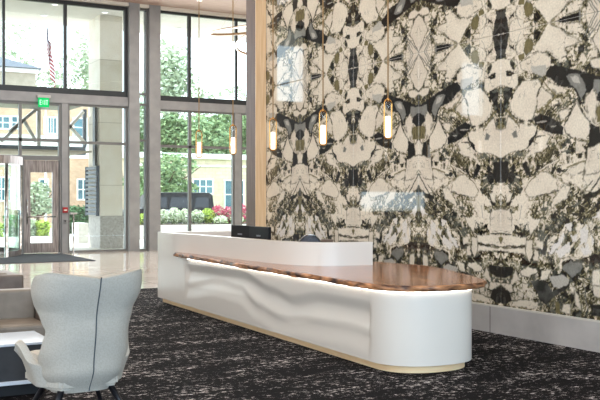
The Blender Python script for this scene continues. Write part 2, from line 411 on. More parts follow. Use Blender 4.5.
# ================================================================== STONE SLABS
SW, SH = 1.5635, 3.11
SHAPES = [
 ('M',0,[(-3.9,78.9),(41.8,88.3),(73.9,93),(104.2,112.1),(160,123),(160,-20.2),(-3.9,-41.6)]),
 ('S',0,[(81.6,82),(106.7,97.5),(160,112.5),(160,68.9),(123.6,62.8),(94.3,61.2),(73.9,62.9)]),
 ('M',0,[(86.7,142.5),(106.7,140.3),(128.3,129.2),(160,139.5),(160,99.3),(99.3,98.1),(81.6,97.7),(58,101),(76.4,110.7),(99.3,120.2),(106.7,131.1)]),
 ('M',0,[(99.3,279.8),(111.5,280.8),(123.6,284.5),(137.6,278.8),(160,267.4),(160,237.7),(86.7,245.3),(81.6,264.5),(104.2,269)]),
 ('M',0,[(84.2,265.3),(160,256.2),(160,216),(137.6,223),(118.8,221.1),(106.7,213.1),(101.7,206.2),(94.3,201.2),(71.2,202.8),(71.2,216),(84.2,224.3),(99.3,230.3),(86.7,233.3)]),
 ('M',0,[(81.6,193.8),(99.3,189),(106.7,184.9),(109.1,179.3),(94.3,174.5),(86.7,165.6),(81.6,156.4),(109.1,155.6),(99.3,150.4),(96.8,143.1),(84.2,143.3),(71.2,153),(63.4,162.7),(63.4,166.5),(68.6,175.7),(76.4,182.9)]),
 ('M',0,[(13.6,166.4),(27.9,173.7),(47.3,176.7),(63.4,168.4),(73.9,164.2),(58,151.4),(50,143.9),(33.5,138.4),(25.1,124.8),(16.5,124.8),(10.8,144.7)]),
 ('M',0,[(101.7,172.3),(114,184.5),(133,187),(137.6,168.9),(116.4,160.8),(104.2,161.2)]),
 ('M',0,[(25.1,145.5),(39,143.3),(36.3,133.7),(22.2,120),(7.9,114),(-3.9,115),(4.9,122),(13.6,124),(19.4,133.8)]),
 ('M',0,[(-2,108),(13.6,108.1),(18,96.3),(10.8,86.3),(-2,89.9)]),
 ('C',0,[(13.6,336.5),(36.3,332.4),(36.3,302.3),(22.2,296),(15.1,300.6),(12.5,308.9)]),
 ('C',0,[(75.1,311.4),(99.3,297.3),(122.4,284.6),(111.5,282.2),(99.3,280.2),(103,272.8),(94.3,270.3),(84.2,273.5),(73.9,280.6),(58,283.5),(54.8,289.3)]),
 ('C',0,[(51.3,352.8),(104.2,342.3),(94.3,322.1),(82.9,315.1),(73.9,315.9),(66,327.1)]),
 ('C',0,[(96.8,329),(109.1,337.6),(121.2,338.9),(120,318.4),(111.5,320.4),(96.8,317.9)]),
 ('C',0,[(100.5,306.3),(118.8,305.4),(125.9,296.7),(116.4,294.6),(105.4,297.8)]),
 ('C',0,[(124.7,338.2),(160,332),(160,291.9),(141.1,292.5),(130.6,297.7)]),
 ('C',0,[(134.9,283.7),(144.5,291.9),(160,290.1),(160,270.9),(144.5,272.5),(137.6,278.4)]),
 ('C',0,[(23.6,293.4),(33.5,300.8),(37.6,285.6),(26.5,283.2)]),
 ('C',0,[(47.3,278.5),(58,282.8),(79,274.2),(78.5,264.9),(68.6,258.6),(47.3,261.2),(33.5,266.7),(30.7,273.9)]),
 ('C',0,[(-2,282.3),(8.4,280.8),(26.5,278.5),(27.3,271.5),(28.4,248.9),(22.8,247.1),(7.9,250.1),(-3.9,252.3)]),
 ('C',0,[(22.2,243.6),(33.5,252.2),(41.8,254.2),(60.7,251.5),(63.9,247),(58,237.1),(54.3,214.5),(50,209.1),(33.5,209.8),(16.5,222.5),(14.8,230.5)]),
 ('C',0,[(65.5,243),(81.6,232),(71.2,224.5),(57.5,218.1),(58,234.3)]),
 ('C',0,[(12.2,216),(27.9,208),(58,202.5),(56.7,195.4),(44.5,178.4),(33.5,175.4),(16.5,175.2),(-3.9,166.7),(-3.9,200.8),(7.9,202.5)]),
 ('C',0,[(60.7,197.4),(79.5,190.2),(73.3,182.7),(63.9,173.7),(48.6,170.5),(37.6,163.6),(41.8,170.8),(53.2,181.2)]),
 ('C',0,[(130.6,166.6),(160,169.9),(160,138.5),(124.7,140.7)]),
 ('C',0,[(114.5,184.1),(128.3,181.5),(127.1,171.2),(114,169.1)]),
 ('C',0,[(104.2,154.8),(127.1,160.4),(125.9,149.7),(106.7,144.7)]),
 ('D',0,[(-2,327),(7.9,319.6),(11.3,310.1),(12.2,304.6),(10.2,293.4),(4.4,282.6),(-2,282.5)]),
 ('lC',0.875,[(-2,313.8),(4.4,310.2),(11.3,313.1)]),
 ('O',0,[(37.6,296.3),(43.2,299.9),(51.3,296.2),(53.2,290.1),(48.6,284.1),(41.8,280.2),(37.6,285.6)]),
 ('lN',0.875,[(37.6,296.3),(43.2,299.9),(51.3,296.2),(53.2,290.1),(48.6,284.1),(41.8,280.2),(37.6,285.6),(37.6,296.3)]),
 ('D',0,[(13.6,296.5),(20.8,292.9),(22.2,288.7),(16.5,291.5)]),
 ('N',0,[(54,310.1),(67.3,302.3),(60.7,294.8),(54,292.9),(52.1,302.7)]),
 ('lG',0.525,[(22.2,289.7),(32.1,308.8)]),
 ('lO',0.7,[(54,290),(75.1,313.3)]),
 ('lO',0.7,[(75.1,313.3),(94.3,301.7)]),
 ('D',0,[(81.6,312.2),(94.3,316.5),(111.5,320.8),(118.3,315.1),(119.3,307.1),(99.3,307)]),
 ('G',0,[(118.3,314.2),(120.2,317.4),(121.2,306.4),(118.8,305.9)]),
 ('lg',0.525,[(85.4,312.1),(116.4,312.3)]),
 ('D',0,[(73.3,314.9),(79,314.3),(79,310.9),(73.9,311.8)]),
 ('lN',1.575,[(94.3,301.7),(104.2,295.6),(114.5,292.7)]),
 ('N',0,[(117.6,294.4),(127.1,291.5),(134.2,282.9),(128.3,282),(118.8,289.7)]),
 ('lN',2.1,[(121.2,338.9),(121.2,317.3),(122.8,306.2),(127.1,297.4),(134.2,289.1)]),
 ('lG',1.225,[(146.1,312.8),(134.2,297.1)]),
 ('lN',1.225,[(135.3,323.6),(148,313.4)]),
 ('lO',0.7,[(131.8,292.2),(136.5,293.6),(141.1,289.8),(137.6,285),(131.8,287.7),(131.8,292.2)]),
 ('D',0,[(116.4,280.1),(125.9,280.1),(127.1,273.2),(118.3,274)]),
 ('C',0,[(118.8,270.7),(125.9,271.5),(130.6,264.6),(124.7,260.9),(120,265.1)]),
 ('C',0,[(135.3,272),(143.4,272.7),(142.3,265.8),(136.5,265.6)]),
 ('C',0,[(133,263.4),(146.8,265.1),(160,258.7),(146.8,252.8),(135.3,256)]),
 ('O',0,[(27.9,282.1),(37.6,284),(39,277.6),(30.7,276.4)]),
 ('N',0,[(15.9,280.7),(26.5,273.4),(22.2,268.1),(15.1,272.9)]),
 ('lN',1.225,[(63.9,281),(73.9,278.7),(83.6,272.1)]),
 ('N',0,[(80.3,271.8),(89.2,270.1),(89.2,261.7),(81.6,266.4)]),
 ('lN',0.7,[(39,277.6),(47.3,281.9),(58,282.8)]),
 ('g',0,[(48.6,267.5),(71.2,266),(73.9,257.2),(66,254.9),(51.3,259.8)]),
 ('D',0,[(-2,287.9),(9.6,286.6),(7.9,282.5),(-2,282.5)]),
 ('N',0,[(7.9,267),(16.5,268.3),(22.8,263.2),(16.5,259.6),(9,261.9)]),
 ('N',0,[(27.9,256.8),(37.6,256),(33.5,250.3),(27.9,248.9)]),
 ('lN',0.875,[(43.2,256),(60.7,253)]),
 ('D',0,[(69.9,254.8),(77.7,264.6),(94.3,261.8),(114,256.4),(133,249.3),(160,243.1),(146.8,236.2),(137.6,235.4),(134.2,229.5),(123.6,227.9),(121.2,220),(115.2,231.4),(111.5,237.3),(99.3,240.4),(86.7,245.4),(79,250.9)]),
 ('G',0,[(100.5,251.3),(109.1,252.6),(118.8,251),(127.1,238.3),(128.3,233.7),(121.7,224.1),(116.4,235.8),(106.7,242)]),
 ('g',0,[(106.7,250),(116.4,249.4),(120,241.8),(111.5,243.6)]),
 ('G',0,[(136.5,242.6),(160,242.2),(160,223),(138.8,224.6)]),
 ('lO',1.575,[(62,252.9),(75.1,242),(86.7,231.5),(73.9,223.3),(58,216.1)]),
 ('lN',1.05,[(65.5,248.7),(58.6,236.1),(55.4,217.3)]),
 ('C',0,[(73.9,249.7),(96.8,239.7),(99.3,233),(86.7,233.7),(77,243.7)]),
 ('N',0,[(-3.9,251.3),(7.9,248.1),(22.8,245.9),(20.8,237.9),(13.1,226.7),(8.4,220.2),(-3.9,220.2)]),
 ('D',0,[(3.5,245.5),(18,243.1),(13.6,232.6),(4.9,227.4)]),
 ('lN',1.575,[(7.9,223.6),(22.2,215.1),(33.5,208.4),(51.3,208.1),(54.8,213.9)]),
 ('C',0,[(89.2,214.2),(99.3,218.3),(106.7,214.9),(99.3,205.4),(91.8,206.9)]),
 ('C',0,[(115.2,226.1),(123.6,210.9),(133,201.2),(134.2,190.5),(128.3,183.7),(109.1,185.7),(100.5,190.8),(98,199.2),(104.2,207.9)]),
 ('lN',0.875,[(115.2,222.5),(123.6,210.9),(133,201.2),(134.2,190.5),(128.3,183.7),(109.1,185.7),(100.5,190.8),(98,199.2),(104.2,207.9),(115.2,222.5)]),
 ('C',0,[(128.3,230.1),(143.4,228.6),(146.8,209.8),(142.3,196.9),(134.2,203.7),(127.1,215)]),
 ('lN',1.4,[(123.6,218.9),(130.6,207.6),(141.1,194.3)]),
 ('lC',1.4,[(123.6,216.3),(137.6,199.1),(146.8,193.2)]),
 ('D',0,[(52.7,211),(63.4,215.5),(79,208),(90.5,203.4),(97.3,196.5),(96.3,188.8),(84.2,191.4),(71.2,194.8),(58,203.3)]),
 ('lg',0.875,[(58,205.8),(71.2,205.8)]),
 ('lg',0.875,[(79,199.6),(85.4,200.1)]),
 ('D',0,[(59.4,200),(57.5,193.4),(51.3,184.2),(44.5,177.8),(46.2,186.4),(52.7,191.8)]),
 ('lN',1.4,[(54,189.8),(69.9,190.8)]),
 ('lN',1.05,[(51.3,186.1),(58,182.9)]),
 ('R',0,[(134.9,199.3),(160,190.8),(160,174.3),(134.2,174.8),(131.8,185.3)]),
 ('N',0,[(123.6,178.5),(134.2,181.6),(133,169.1),(127.8,172.1)]),
 ('G',0,[(18,195.9),(25.1,199.7),(27.9,191.3),(20.2,190.8)]),
 ('lO',1.75,[(7.9,223.3),(20.8,213.8),(30.7,202.9)]),
 ('O',0,[(-3.9,211.3),(4.4,206.7),(3.5,202.3),(-3.9,201.6)]),
 ('lN',1.4,[(-3.9,217.3),(7.9,215.4)]),
 ('lN',2.1,[(-3.9,225.3),(4.9,222.6)]),
 ('D',0,[(-3.9,165.5),(12.2,164.9),(14.2,154.5),(8.4,140.8),(-3.9,139.9)]),
 ('D',0,[(24.5,157.2),(23.4,153.9),(20.8,152.6),(18.2,154),(17.1,157.4),(18.2,160.7),(20.8,162),(23.4,160.6)]),
 ('D',0,[(24.2,146.4),(22.1,141.4),(17.1,139.4),(12,141.6),(9.9,146.7),(12,151.7),(17.1,153.7),(22.1,151.5)]),
 ('D',0,[(34.9,161.7),(41.2,163.5),(48.6,154.6),(48.6,146.9),(43.2,147.9),(37.6,154.9)]),
 ('D',0,[(85.4,153.5),(91.8,154.6),(95.5,151.4),(89.2,149.1)]),
 ('lC',1.225,[(60.7,153.3),(73.9,158.9),(89.2,163.6)]),
 ('lO',1.75,[(103,155.8),(128.3,161.8)]),
 ('lO',1.4,[(128.3,160.4),(130.6,153.2),(123.6,142.6)]),
 ('lN',1.05,[(100.5,185.3),(114.5,185.7),(112.8,171.8)]),
 ('lN',1.75,[(94.3,171.8),(106.7,172.1)]),
 ('lC',1.4,[(94.3,167.1),(106.7,168.1)]),
 ('C',0,[(64.7,152.7),(73.9,151.5),(86.7,141.5),(88.7,133.1),(76.4,128.6),(55.4,123.9),(44.5,123.9),(39,131.7),(46.7,141.3),(58,148.7)]),
 ('lN',1.05,[(45.9,122),(60.7,125.8),(81.6,129.5),(90.5,131.6)]),
 ('lO',0.7,[(44.5,123.9),(39,131.7),(46.7,141.3),(64.7,152.7)]),
 ('lN',1.225,[(60.7,124.9),(59.4,112.5),(51.3,101.9)]),
 ('lN',1.4,[(69.9,127.7),(67.3,111)]),
 ('lG',0.7,[(33.5,115.2),(30.7,100.5)]),
 ('lG',0.7,[(19.4,114.1),(15.1,102.2)]),
 ('N',0,[(76.4,106),(94.3,107.6),(99.3,99.9),(84.2,96.8)]),
 ('lN',2.45,[(94.3,105),(134.2,107.2)]),
 ('lN',2.625,[(106.7,112.9),(134.2,123.8)]),
 ('lN',2.1,[(146.8,118.5),(116.4,100.3)]),
 ('C',0,[(128.3,154.2),(160,153.4),(160,141.2),(137.6,129.1),(127.1,131),(123.6,141.8)]),
 ('lN',1.05,[(127.1,132.8),(137.6,141.5)]),
 ('C',0,[(99.3,138.6),(106.7,136.6),(103,122),(84.2,116.4),(81.6,122)]),
 ('lO',1.225,[(-2,130),(6.4,124),(4.9,116),(-2,113)]),
 ('lN',1.225,[(12.2,111.1),(10.8,103.1),(15.9,96.3),(7.9,88.2),(-2,84.9)]),
 ('C',0,[(7.9,127),(19.4,129.9),(16.5,120),(7.9,117)]),
 ('C',0,[(-3.9,111.1),(13.6,111.2),(19.4,101.4),(16.5,85.6),(-3.9,84)]),
 ('C',0,[(40.4,99.9),(63.4,100.3),(55.4,88.7),(47.3,82.7),(43.2,92.2)]),
 ('C',0,[(-2,79),(19.4,80.7),(41.8,81.5),(41.8,70.9),(19.4,69.9),(-2,67)]),
 ('lN',1.575,[(-2,82.3),(19.4,81.7),(40.4,80.9)]),
 ('lN',0.875,[(-3.9,66.5),(19.4,69.9),(39,69.8)]),
 ('C',0,[(-2,65.8),(39,68.8),(40.4,61.1),(16.5,61.9),(-2,63)]),
 ('M',0,[(22.2,93.6),(39,96),(40.4,88.3),(33.5,81.2),(22.2,84.8)]),
 ('O',0,[(-3.9,79.7),(3.8,77.6),(-2,66.2),(-3.9,65.3)]),
 ('lN',0.875,[(3.8,77.6),(-2,66.2)]),
 ('N',0,[(-3.9,63.3),(16.5,61.9),(30.7,60.6),(44.5,53.6),(41.8,48.1),(25.1,48.6),(13.6,49.9),(-3.9,51.8)]),
 ('D',0,[(-3.9,43.8),(7.9,45.5),(20,45.3),(18.8,36.4),(7.9,33.2),(-3.9,32.3)]),
 ('C',0,[(-3.9,50.8),(3.8,46.9),(-2,44)]),
 ('C',0,[(30.7,41.1),(44.5,47.3),(56.7,46.7),(59.9,43.1),(47.3,37),(33.5,36)]),
 ('lN',0.875,[(30.7,41.1),(44.5,47.3),(56.7,46.7),(59.9,43.1),(47.3,37),(33.5,36),(30.7,41.1)]),
 ('C',0,[(23.6,45.5),(31.2,31.4),(17.1,26.4)]),
 ('C',0,[(41.8,76.7),(50.5,78),(51.3,61.7),(47.3,53.4),(39.6,65)]),
 ('C',0,[(54,68.5),(60.7,66),(60.7,53.6),(52.7,54.1)]),
 ('C',0,[(64.7,45.7),(81.6,46.5),(71.2,34.1),(64.2,33.9)]),
 ('C',0,[(55.4,76.3),(68.6,77.7),(67.3,68.2),(56.7,69.6)]),
 ('B',0,[(86.7,78.4),(95.5,86.1),(98.5,80.7),(82.9,64.3),(75.9,63.4)]),
 ('B',0,[(86.7,65.4),(105.4,78.2),(107.2,70.1),(91.8,60.5)]),
 ('B',0,[(108.6,83.8),(116.4,87.7),(115.2,79.5),(109.1,78.4)]),
 ('B',0,[(118.3,75.1),(120.7,90.6),(128.3,97),(131.8,81.9),(125.9,74.6)]),
 ('B',0,[(118.3,68.8),(128.3,75),(134.2,69.6),(125.9,63.8)]),
 ('B',0,[(98,93.6),(106.7,98.4),(109.1,90.2),(101.7,88.2)]),
 ('B',0,[(133,94.5),(146.8,105.4),(144.5,94.8),(135.3,87.4)]),
 ('B',0,[(134.2,82),(146.8,86),(146.8,79),(135.3,73.2)]),
 ('B',0,[(137.6,101.7),(146.8,112.4),(160,112.5),(144.5,100.1)]),
 ('N',0,[(84.2,47.6),(99.3,57.8),(123.6,61),(137.6,67.1),(160,68),(160,60.1),(128.3,47.8),(118.8,39.9),(106.7,35.3),(104.2,27.8),(81.6,18.4),(68.6,13.5),(52.7,27.3),(44.5,32.4),(63.4,33.9),(76.4,33)]),
 ('G',0,[(94.3,49.2),(106.7,57.3),(123.6,55.6),(121.2,47.3),(109.1,41)]),
 ('g',0,[(76.4,37.7),(94.3,42.7),(105.4,38),(99.3,26.5),(81.6,27.8)]),
 ('lR',1.575,[(123.6,58.3),(160,59.8)]),
 ('H',0,[(47.3,32.2),(60.7,34.2),(73.9,30.5),(81.6,22.7),(104.2,33.8),(109.1,37.9),(99.3,26.1),(81.6,16.7),(72.5,7.8),(62,12.4),(58,22.5)]),
 ('D',0,[(-3.9,22.7),(13.6,16.8),(18.5,9.3),(8.4,2.8),(-3.9,2)]),
 ('C',0,[(33.5,29.2),(44.5,29.5),(42.3,21.2),(36.3,20.7)]),
 ('C',0,[(27.9,20),(37.6,16.9),(34.9,11.8),(28.7,13.2)]),
 ('C',0,[(43.2,23.2),(54.8,19.4),(51.3,13.9),(41.8,14.4)]),
 ('C',0,[(18,8.2),(41.8,11.9),(60.7,9.5),(58,1.2),(19.4,1.5)]),
 ('C',0,[(135.3,36.7),(160,38.3),(160,24),(140,22.5)]),
 ('C',0,[(111.5,29),(117.6,22.2),(120.7,7.7),(113.5,11.9)]),
 ('C',0,[(96.3,12),(107.2,12.5),(106.7,1.1),(94.3,3.1)]),
 ('C',0,[(-2,25.7),(16.5,26.9),(19.4,17.3),(7.9,18.2)]),
 ('N',0,[(117.6,39.4),(133,41.5),(135.8,23.9),(137.6,4.5),(123.6,5.7),(120.7,18.9),(114.5,31)]),
 ('D',0,[(137.6,15.2),(160,19.6),(160,4.8),(135.3,3.4)]),
 ('lG',0.875,[(124.7,37.3),(130.6,7.3)]),
 ('O',0,[(85.4,12.8),(92.3,11.6),(91.8,-0.5),(85.4,0.7)]),
 ('lG',1.4,[(160,312.7),(146.7,301.1),(132,286.9)]),
 ('lG',1.05,[(141.9,312.7),(126.6,289.6)]),
 ('lG',0.7,[(160,308.2),(141.1,319.4)]),
 ('C',0,[(160,310.3),(152.2,304.2),(137.5,284.4),(146.7,267.6),(160,259.7),(160,260.3)]),
 ('lN',1.05,[(152.2,304.2),(137.5,284.4),(146.7,267.6),(160,259.2)]),
 ('lG',0.875,[(143,303),(130.2,288)]),
 ('N',0,[(160,259.8),(150.7,254.5),(152.2,243.4),(160,242.1)]),
 ('D',0,[(139.3,244.5),(119.4,251.5),(133.8,231.7),(137.5,233.1)]),
 ('O',0,[(160,217.3),(140.4,215.7),(144.1,200.2),(160,199.1)]),
 ('D',0,[(160,233.9),(144.8,231),(140.4,221.3),(151.5,216.4),(160,217.3)]),
 ('lN',0.7,[(152.2,215.4),(152.2,201.8)]),
 ('lN',0.7,[(146.3,215),(147.8,201.6)]),
 ('C',0,[(140.4,232.4),(127.3,226.9),(130.9,211.7),(141.1,199.4),(143,214.7)]),
 ('D',0,[(146.7,194.8),(135.6,198.6),(130.2,176.2),(144.1,173.4),(150,181.5)]),
 ('C',0,[(160,200.7),(146.3,193.6),(150.7,173.6),(160,173)]),
 ('lN',1.4,[(160,160.5),(151.5,149),(134.5,130.9)]),
 ('lN',0.875,[(160,151.4),(160,135.6)]),
 ('C',0,[(160,180.8),(130.2,175.2),(126.6,146.3),(144.8,148.9),(160,162.7)]),
 ('M',0,[(160,101.5),(141.1,101.9),(133.1,93.1),(137.5,77.4),(141.1,59.4),(160,58.4)]),
 ('O',0,[(160,127.7),(150.4,125.4),(152.2,106.2),(160,106.1)]),
 ('C',0,[(160,123.1),(160,120.9),(160,113),(160,111.8)]),
 ('D',0,[(152.2,66.9),(132,66),(135.6,58.3),(152.2,59.1)]),
 ('C',0,[(160,52.9),(151.5,52.3),(152.2,47.8),(160,46.5)]),
 ('D',0,[(160,46.5),(151.5,44.5),(152.2,34.3),(160,32.9)]),
 ('C',0,[(146.7,51.5),(136.7,49.3),(135.6,34.2),(147,33.5)]),
]

def make_slab():
    rs = np.random.RandomState(11)
    nu, nv = 190, 380
    us = np.linspace(0, SW-.003, nu); vs = np.linspace(0, SH-.003, nv)
    U, V = np.meshgrid(us, vs)
    def vnoise(x, y, seed):
        r = np.random.RandomState(seed); T = r.rand(64, 64)
        xi = np.floor(x).astype(int); yi = np.floor(y).astype(int); fx = x-xi; fy = y-yi
        fx = fx*fx*(3-2*fx); fy = fy*fy*(3-2*fy)
        a = T[yi % 64, xi % 64]; b = T[yi % 64, (xi+1) % 64]; c = T[(yi+1) % 64, xi % 64]; d = T[(yi+1) % 64, (xi+1) % 64]
        return (a*(1-fx)+b*fx)*(1-fy)+(c*(1-fx)+d*fx)*fy
    def fbm(x, y, seed, o=4):
        s = 0; amp = .5; t = 0
        for k in range(o): s = s+amp*vnoise(x, y, seed+k); t += amp; x = x*2.03+7.1; y = y*2.03+3.7; amp *= .5
        return s/t
    def voronoi(x, y, seed):
        r = np.random.RandomState(seed); JX = r.rand(64, 64); JY = r.rand(64, 64); H = r.rand(64, 64)
        xi = np.floor(x).astype(int); yi = np.floor(y).astype(int)
        f1 = np.full(x.shape, 9.); f2 = np.full(x.shape, 9.); h = np.zeros(x.shape)
        for dx in (-1, 0, 1):
            for dy in (-1, 0, 1):
                cx = xi+dx; cy = yi+dy; px = cx+JX[cy % 64, cx % 64]; py = cy+JY[cy % 64, cx % 64]
                d = np.hypot(x-px, y-py); hh = H[cy % 64, cx % 64]
                new = d < f1; f2 = np.where(new, f1, np.minimum(f2, d)); h = np.where(new, hh, h); f1 = np.where(new, d, f1)
        return f1, f2, h
    ED = np.clip(np.minimum(U, SW-U)/.07, 0, 1)
    w1 = (fbm(U*9, V*9, 3)-.5)*ED; w2 = fbm(U*9+40, V*9+11, 21)-.5
    wf1 = (fbm(U*38, V*38, 33, 3)-.5)*ED; wf2 = fbm(U*38+9, V*38+5, 44, 3)-.5
    c = lambda r, g, b: np.array(srgb(r, g, b)[:3])
    CREAM = c(230, 218, 197); CREAM2 = c(210, 195, 175); DARK = c(38, 37, 34); OLIVE = c(120, 110, 76); GREY = c(128, 126, 118)
    LG = c(182, 176, 164); OD = c(78, 74, 58); BROWN = c(66, 58, 50); BLUE = c(222, 214, 204)
    def lerp(a, b, t): return a+(b-a)*t[..., None]
    # cream field with pale clouds and hair veins
    cream = lerp(np.broadcast_to(CREAM, U.shape+(3,)), np.broadcast_to(CREAM2, U.shape+(3,)), np.clip((fbm(U*4, V*4, 60)-.35)*1.6, 0, 1))
    f1, f2, h = voronoi(U*5+w1*1.6, V*4+w2*1.6, 5)
    vein = np.clip(1-(f2-f1)/.05, 0, 1)*np.clip((fbm(U*4, V*4, 90)-.52)*9, 0, 1)
    cream = lerp(cream, np.broadcast_to(OD, cream.shape), vein*.75)
    def mess(scale, sx, sy, ang, lvl, seed, wv=1.0):
        """cream shards set in an olive and black matrix; lvl moves the balance towards cream"""
        ca, sa = math.cos(ang), math.sin(ang)
        x = (U*ca+V*sa)*scale*sx+w1*4.5*wv+wf1*.7; y = (-U*sa+V*ca)*scale*sy+w2*4.5*wv+wf2*.7
        f1, f2, h = voronoi(x+50, y+50, seed)
        n = fbm(x*.6+wf2*.5, y*.6+wf1*.5, seed+3, 3); n2 = fbm(U*70+wf1*6, V*70+wf2*6, seed+5, 3)
        v = (f2-f1)*.75+(n-.5)*1.35+(h-.5)*.35+(n2-.5)*.12+lvl
        stops = [(-.30, DARK*.7), (-.06, OD*.62), (.10, OLIVE*.85), (.20, c(158, 150, 120)), (.31, CREAM2*.95), (.55, CREAM)]
        out = np.broadcast_to(stops[0][1], U.shape+(3,)).copy()
        for (p0, c0), (p1, c1) in zip(stops, stops[1:]):
            t = np.clip((v-p0)/(p1-p0), 0, 1); out = lerp(out, np.broadcast_to(c1, out.shape), t)
        # grey-green patches in the matrix
        gq = np.clip((fbm(U*11, V*11, seed+40)-.56)*8, 0, 1)*np.clip((.25-v)*5, 0, 1)
        return lerp(out, np.broadcast_to(c(112, 114, 104), out.shape), gq*.6)
    m_big = mess(11, .8, 1.3, .7, -.12, 71)
    m_small = mess(20, .8, 1.4, .8, -.20, 81)
    sel = np.clip((fbm(U*6, V*6, 101)-.47)*8, 0, 1)
    MESS = lerp(m_big, m_small, sel)
    STRK = mess(12, .7, 1.9, .95, .05, 111, .5)
    NM = mess(20, 1, 1, .5, -.34, 121)
    shade = (.70+.6*fbm(U*22, V*22, 130))[..., None]
    fills = {'C': cream*(.97+.0*shade), 'B': np.broadcast_to(BLUE, cream.shape)*(.85+.15*shade), 'D': lerp(DARK*shade, np.broadcast_to(c(84, 82, 76), U.shape+(3,)), np.clip((fbm(U*16+w2*3, V*16+w1*3, 170)-.55)*5, 0, 1)*.7), 'O': OLIVE*shade*.9, 'G': GREY*shade, 'g': LG*(.8+.2*shade),
             'M': MESS, 'N': NM, 'S': STRK, 'R': BROWN*shade, 'H': lerp(np.broadcast_to(DARK*1.6, cream.shape), np.broadcast_to(GREY*.7, cream.shape), np.clip((fbm(U*6, V*6, 140)-.3)*1.8, 0, 1))}
    BASE = mess(7.5, 1, 1, .4, .12, 191)
    col = BASE.copy()
    amp = {'B': 4.5, 'M': 6, 'N': 3.2, 'S': 5, 'H': 2.0}
    def sd(poly, x, y, closed=True):
        P = np.array(poly, float); n = len(P); d = np.full(x.shape, 1e9); ins = np.zeros(x.shape, bool)
        for i in range(n if closed else n-1):
            a = P[i]; b = P[(i+1) % n]; ex, ey = b-a; L2 = ex*ex+ey*ey+1e-9
            t = np.clip(((x-a[0])*ex+(y-a[1])*ey)/L2, 0, 1)
            d = np.minimum(d, np.hypot(x-a[0]-t*ex, y-a[1]-t*ey))
            if closed:
                cr = ((a[1] > y) != (b[1] > y)) & (x < (b[0]-a[0])*(y-a[1])/(b[1]-a[1]+1e-12)+a[0])
                ins ^= cr
        return np.where(ins, -d, d) if closed else d
    for kd, w, poly in SHAPES:
        line = len(kd) == 2; k = kd[-1]; am = amp.get(k, 2.2) if not line else 1.6
        x = U*100+w1*am*1.6+wf1*am; y = V*100+w2*am*1.6+wf2*am
        if line:
            # a drawn width in picture pixels -> about 1.05 cm per pixel on this slab
            hw = max(w*1.15, .55)/2
            s = sd(poly, x, y, False)-hw*(.6+.8*fbm(U*25, V*25, 150))
            a = np.clip(.5-s/.7, 0, 1)*.92
        else:
            s = sd(poly, x, y); a = np.clip(.5-s/.8, 0, 1)
        if k == 'C' and not line:
            rim = np.clip(1-np.abs(s+.2)/(.5+1.6*fbm(U*12, V*12, 161)), 0, 1)*.85*np.clip((fbm(U*14, V*14, 160)-.36)*5, 0, 1)
            col = lerp(col, fills[k], a); col = lerp(col, np.broadcast_to(OD, col.shape), rim)
        else:
            col = lerp(col, np.asarray(fills[k]), a)
    col = np.clip(col, 0, 1)
    verts = np.zeros((nv*nu, 3)); verts[:, 1] = U.ravel(); verts[:, 2] = V.ravel()
    i = np.arange(nv-1)[:, None]*nu+np.arange(nu-1)[None, :]; i = i.ravel()
    faces = np.stack([i, i+nu, i+nu+1, i+1], 1)
    # give the slab its thickness: rim going back 12 mm
    rim = np.concatenate([np.arange(nu), (np.arange(1, nv))*nu+nu-1, (nv-1)*nu+np.arange(nu-2, -1, -1), np.arange(nv-2, 0, -1)*nu])
    back = verts[rim].copy(); back[:, 0] += .012; n0 = len(verts); verts = np.concatenate([verts, back])
    k = np.arange(len(rim)); k2 = (k+1) % len(rim)
    sidef = np.stack([rim[k], rim[k2], n0+k2, n0+k], 1)
    allf = np.concatenate([faces, sidef])
    me = bpy.data.meshes.new('stone_slab')
    me.vertices.add(len(verts)); me.vertices.foreach_set('co', verts.ravel())
    me.loops.add(allf.size); me.loops.foreach_set('vertex_index', allf.ravel())
    me.polygons.add(len(allf)); me.polygons.foreach_set('loop_start', np.arange(len(allf))*4); me.polygons.foreach_set('loop_total', np.full(len(allf), 4))
    me.update(calc_edges=True)
    ca = me.color_attributes.new('stone', 'FLOAT_COLOR', 'POINT')
    full = np.ones((len(verts), 4)); full[:n0, :3] = col.reshape(-1, 3); full[n0:, :3] = full[rim, :3]
    ca.data.foreach_set('color', full.ravel())
    m = base_mat('bookmatched_stone', (1, 1, 1, 1), .03); nt = m.node_tree; N = nt.nodes; L = nt.links; b = N['Principled BSDF']
    b.inputs['IOR'].default_value = 1.6
    at = N.new('ShaderNodeAttribute'); at.attribute_name = 'stone'
    tc = N.new('ShaderNodeTexCoord'); no = N.new('ShaderNodeTexNoise'); no.inputs['Scale'].default_value = 45; no.inputs['Detail'].default_value = 6
    L.new(tc.outputs['Object'], no.inputs['Vector'])
    mr = N.new('ShaderNodeMapRange'); mr.inputs[1].default_value = .25; mr.inputs[2].default_value = .75; mr.inputs[3].default_value = .82; mr.inputs[4].default_value = 1.12
    L.new(no.outputs['Fac'], mr.inputs[0])
    mx = N.new('ShaderNodeMix'); mx.data_type = 'RGBA'; mx.blend_type = 'MULTIPLY'; mx.inputs[0].default_value = 1
    L.new(at.outputs['Color'], mx.inputs[6]); L.new(mr.outputs[0], mx.inputs[7]); L.new(mx.outputs[2], b.inputs['Base Color'])
    me.materials.append(m)
    return me
slab_me = make_slab()
A_AXIS_Y = 8.120
for s_ in range(-1, 12):
    # slab between mirror lines s_ and s_+1 ; odd lines are the 'spindle' joints
    ylo = A_AXIS_Y+(3-s_-1)*SW; yhi = ylo+SW
    for row in (0, 1):
        o = bpy.data.objects.new('stone_slab', slab_me); C.objects.link(o); o.parent = wall_right
        if s_ % 2: oy, sy = yhi-.0015, -1    # spindle joint at the far side (s_)
        else: oy, sy = ylo+.0015, 1
        oz, sz = (.3185, 1) if row == 0 else (.3185+2*SH, -1)
        o.location = (WX, oy, oz); o.scale = (1, sy, sz)
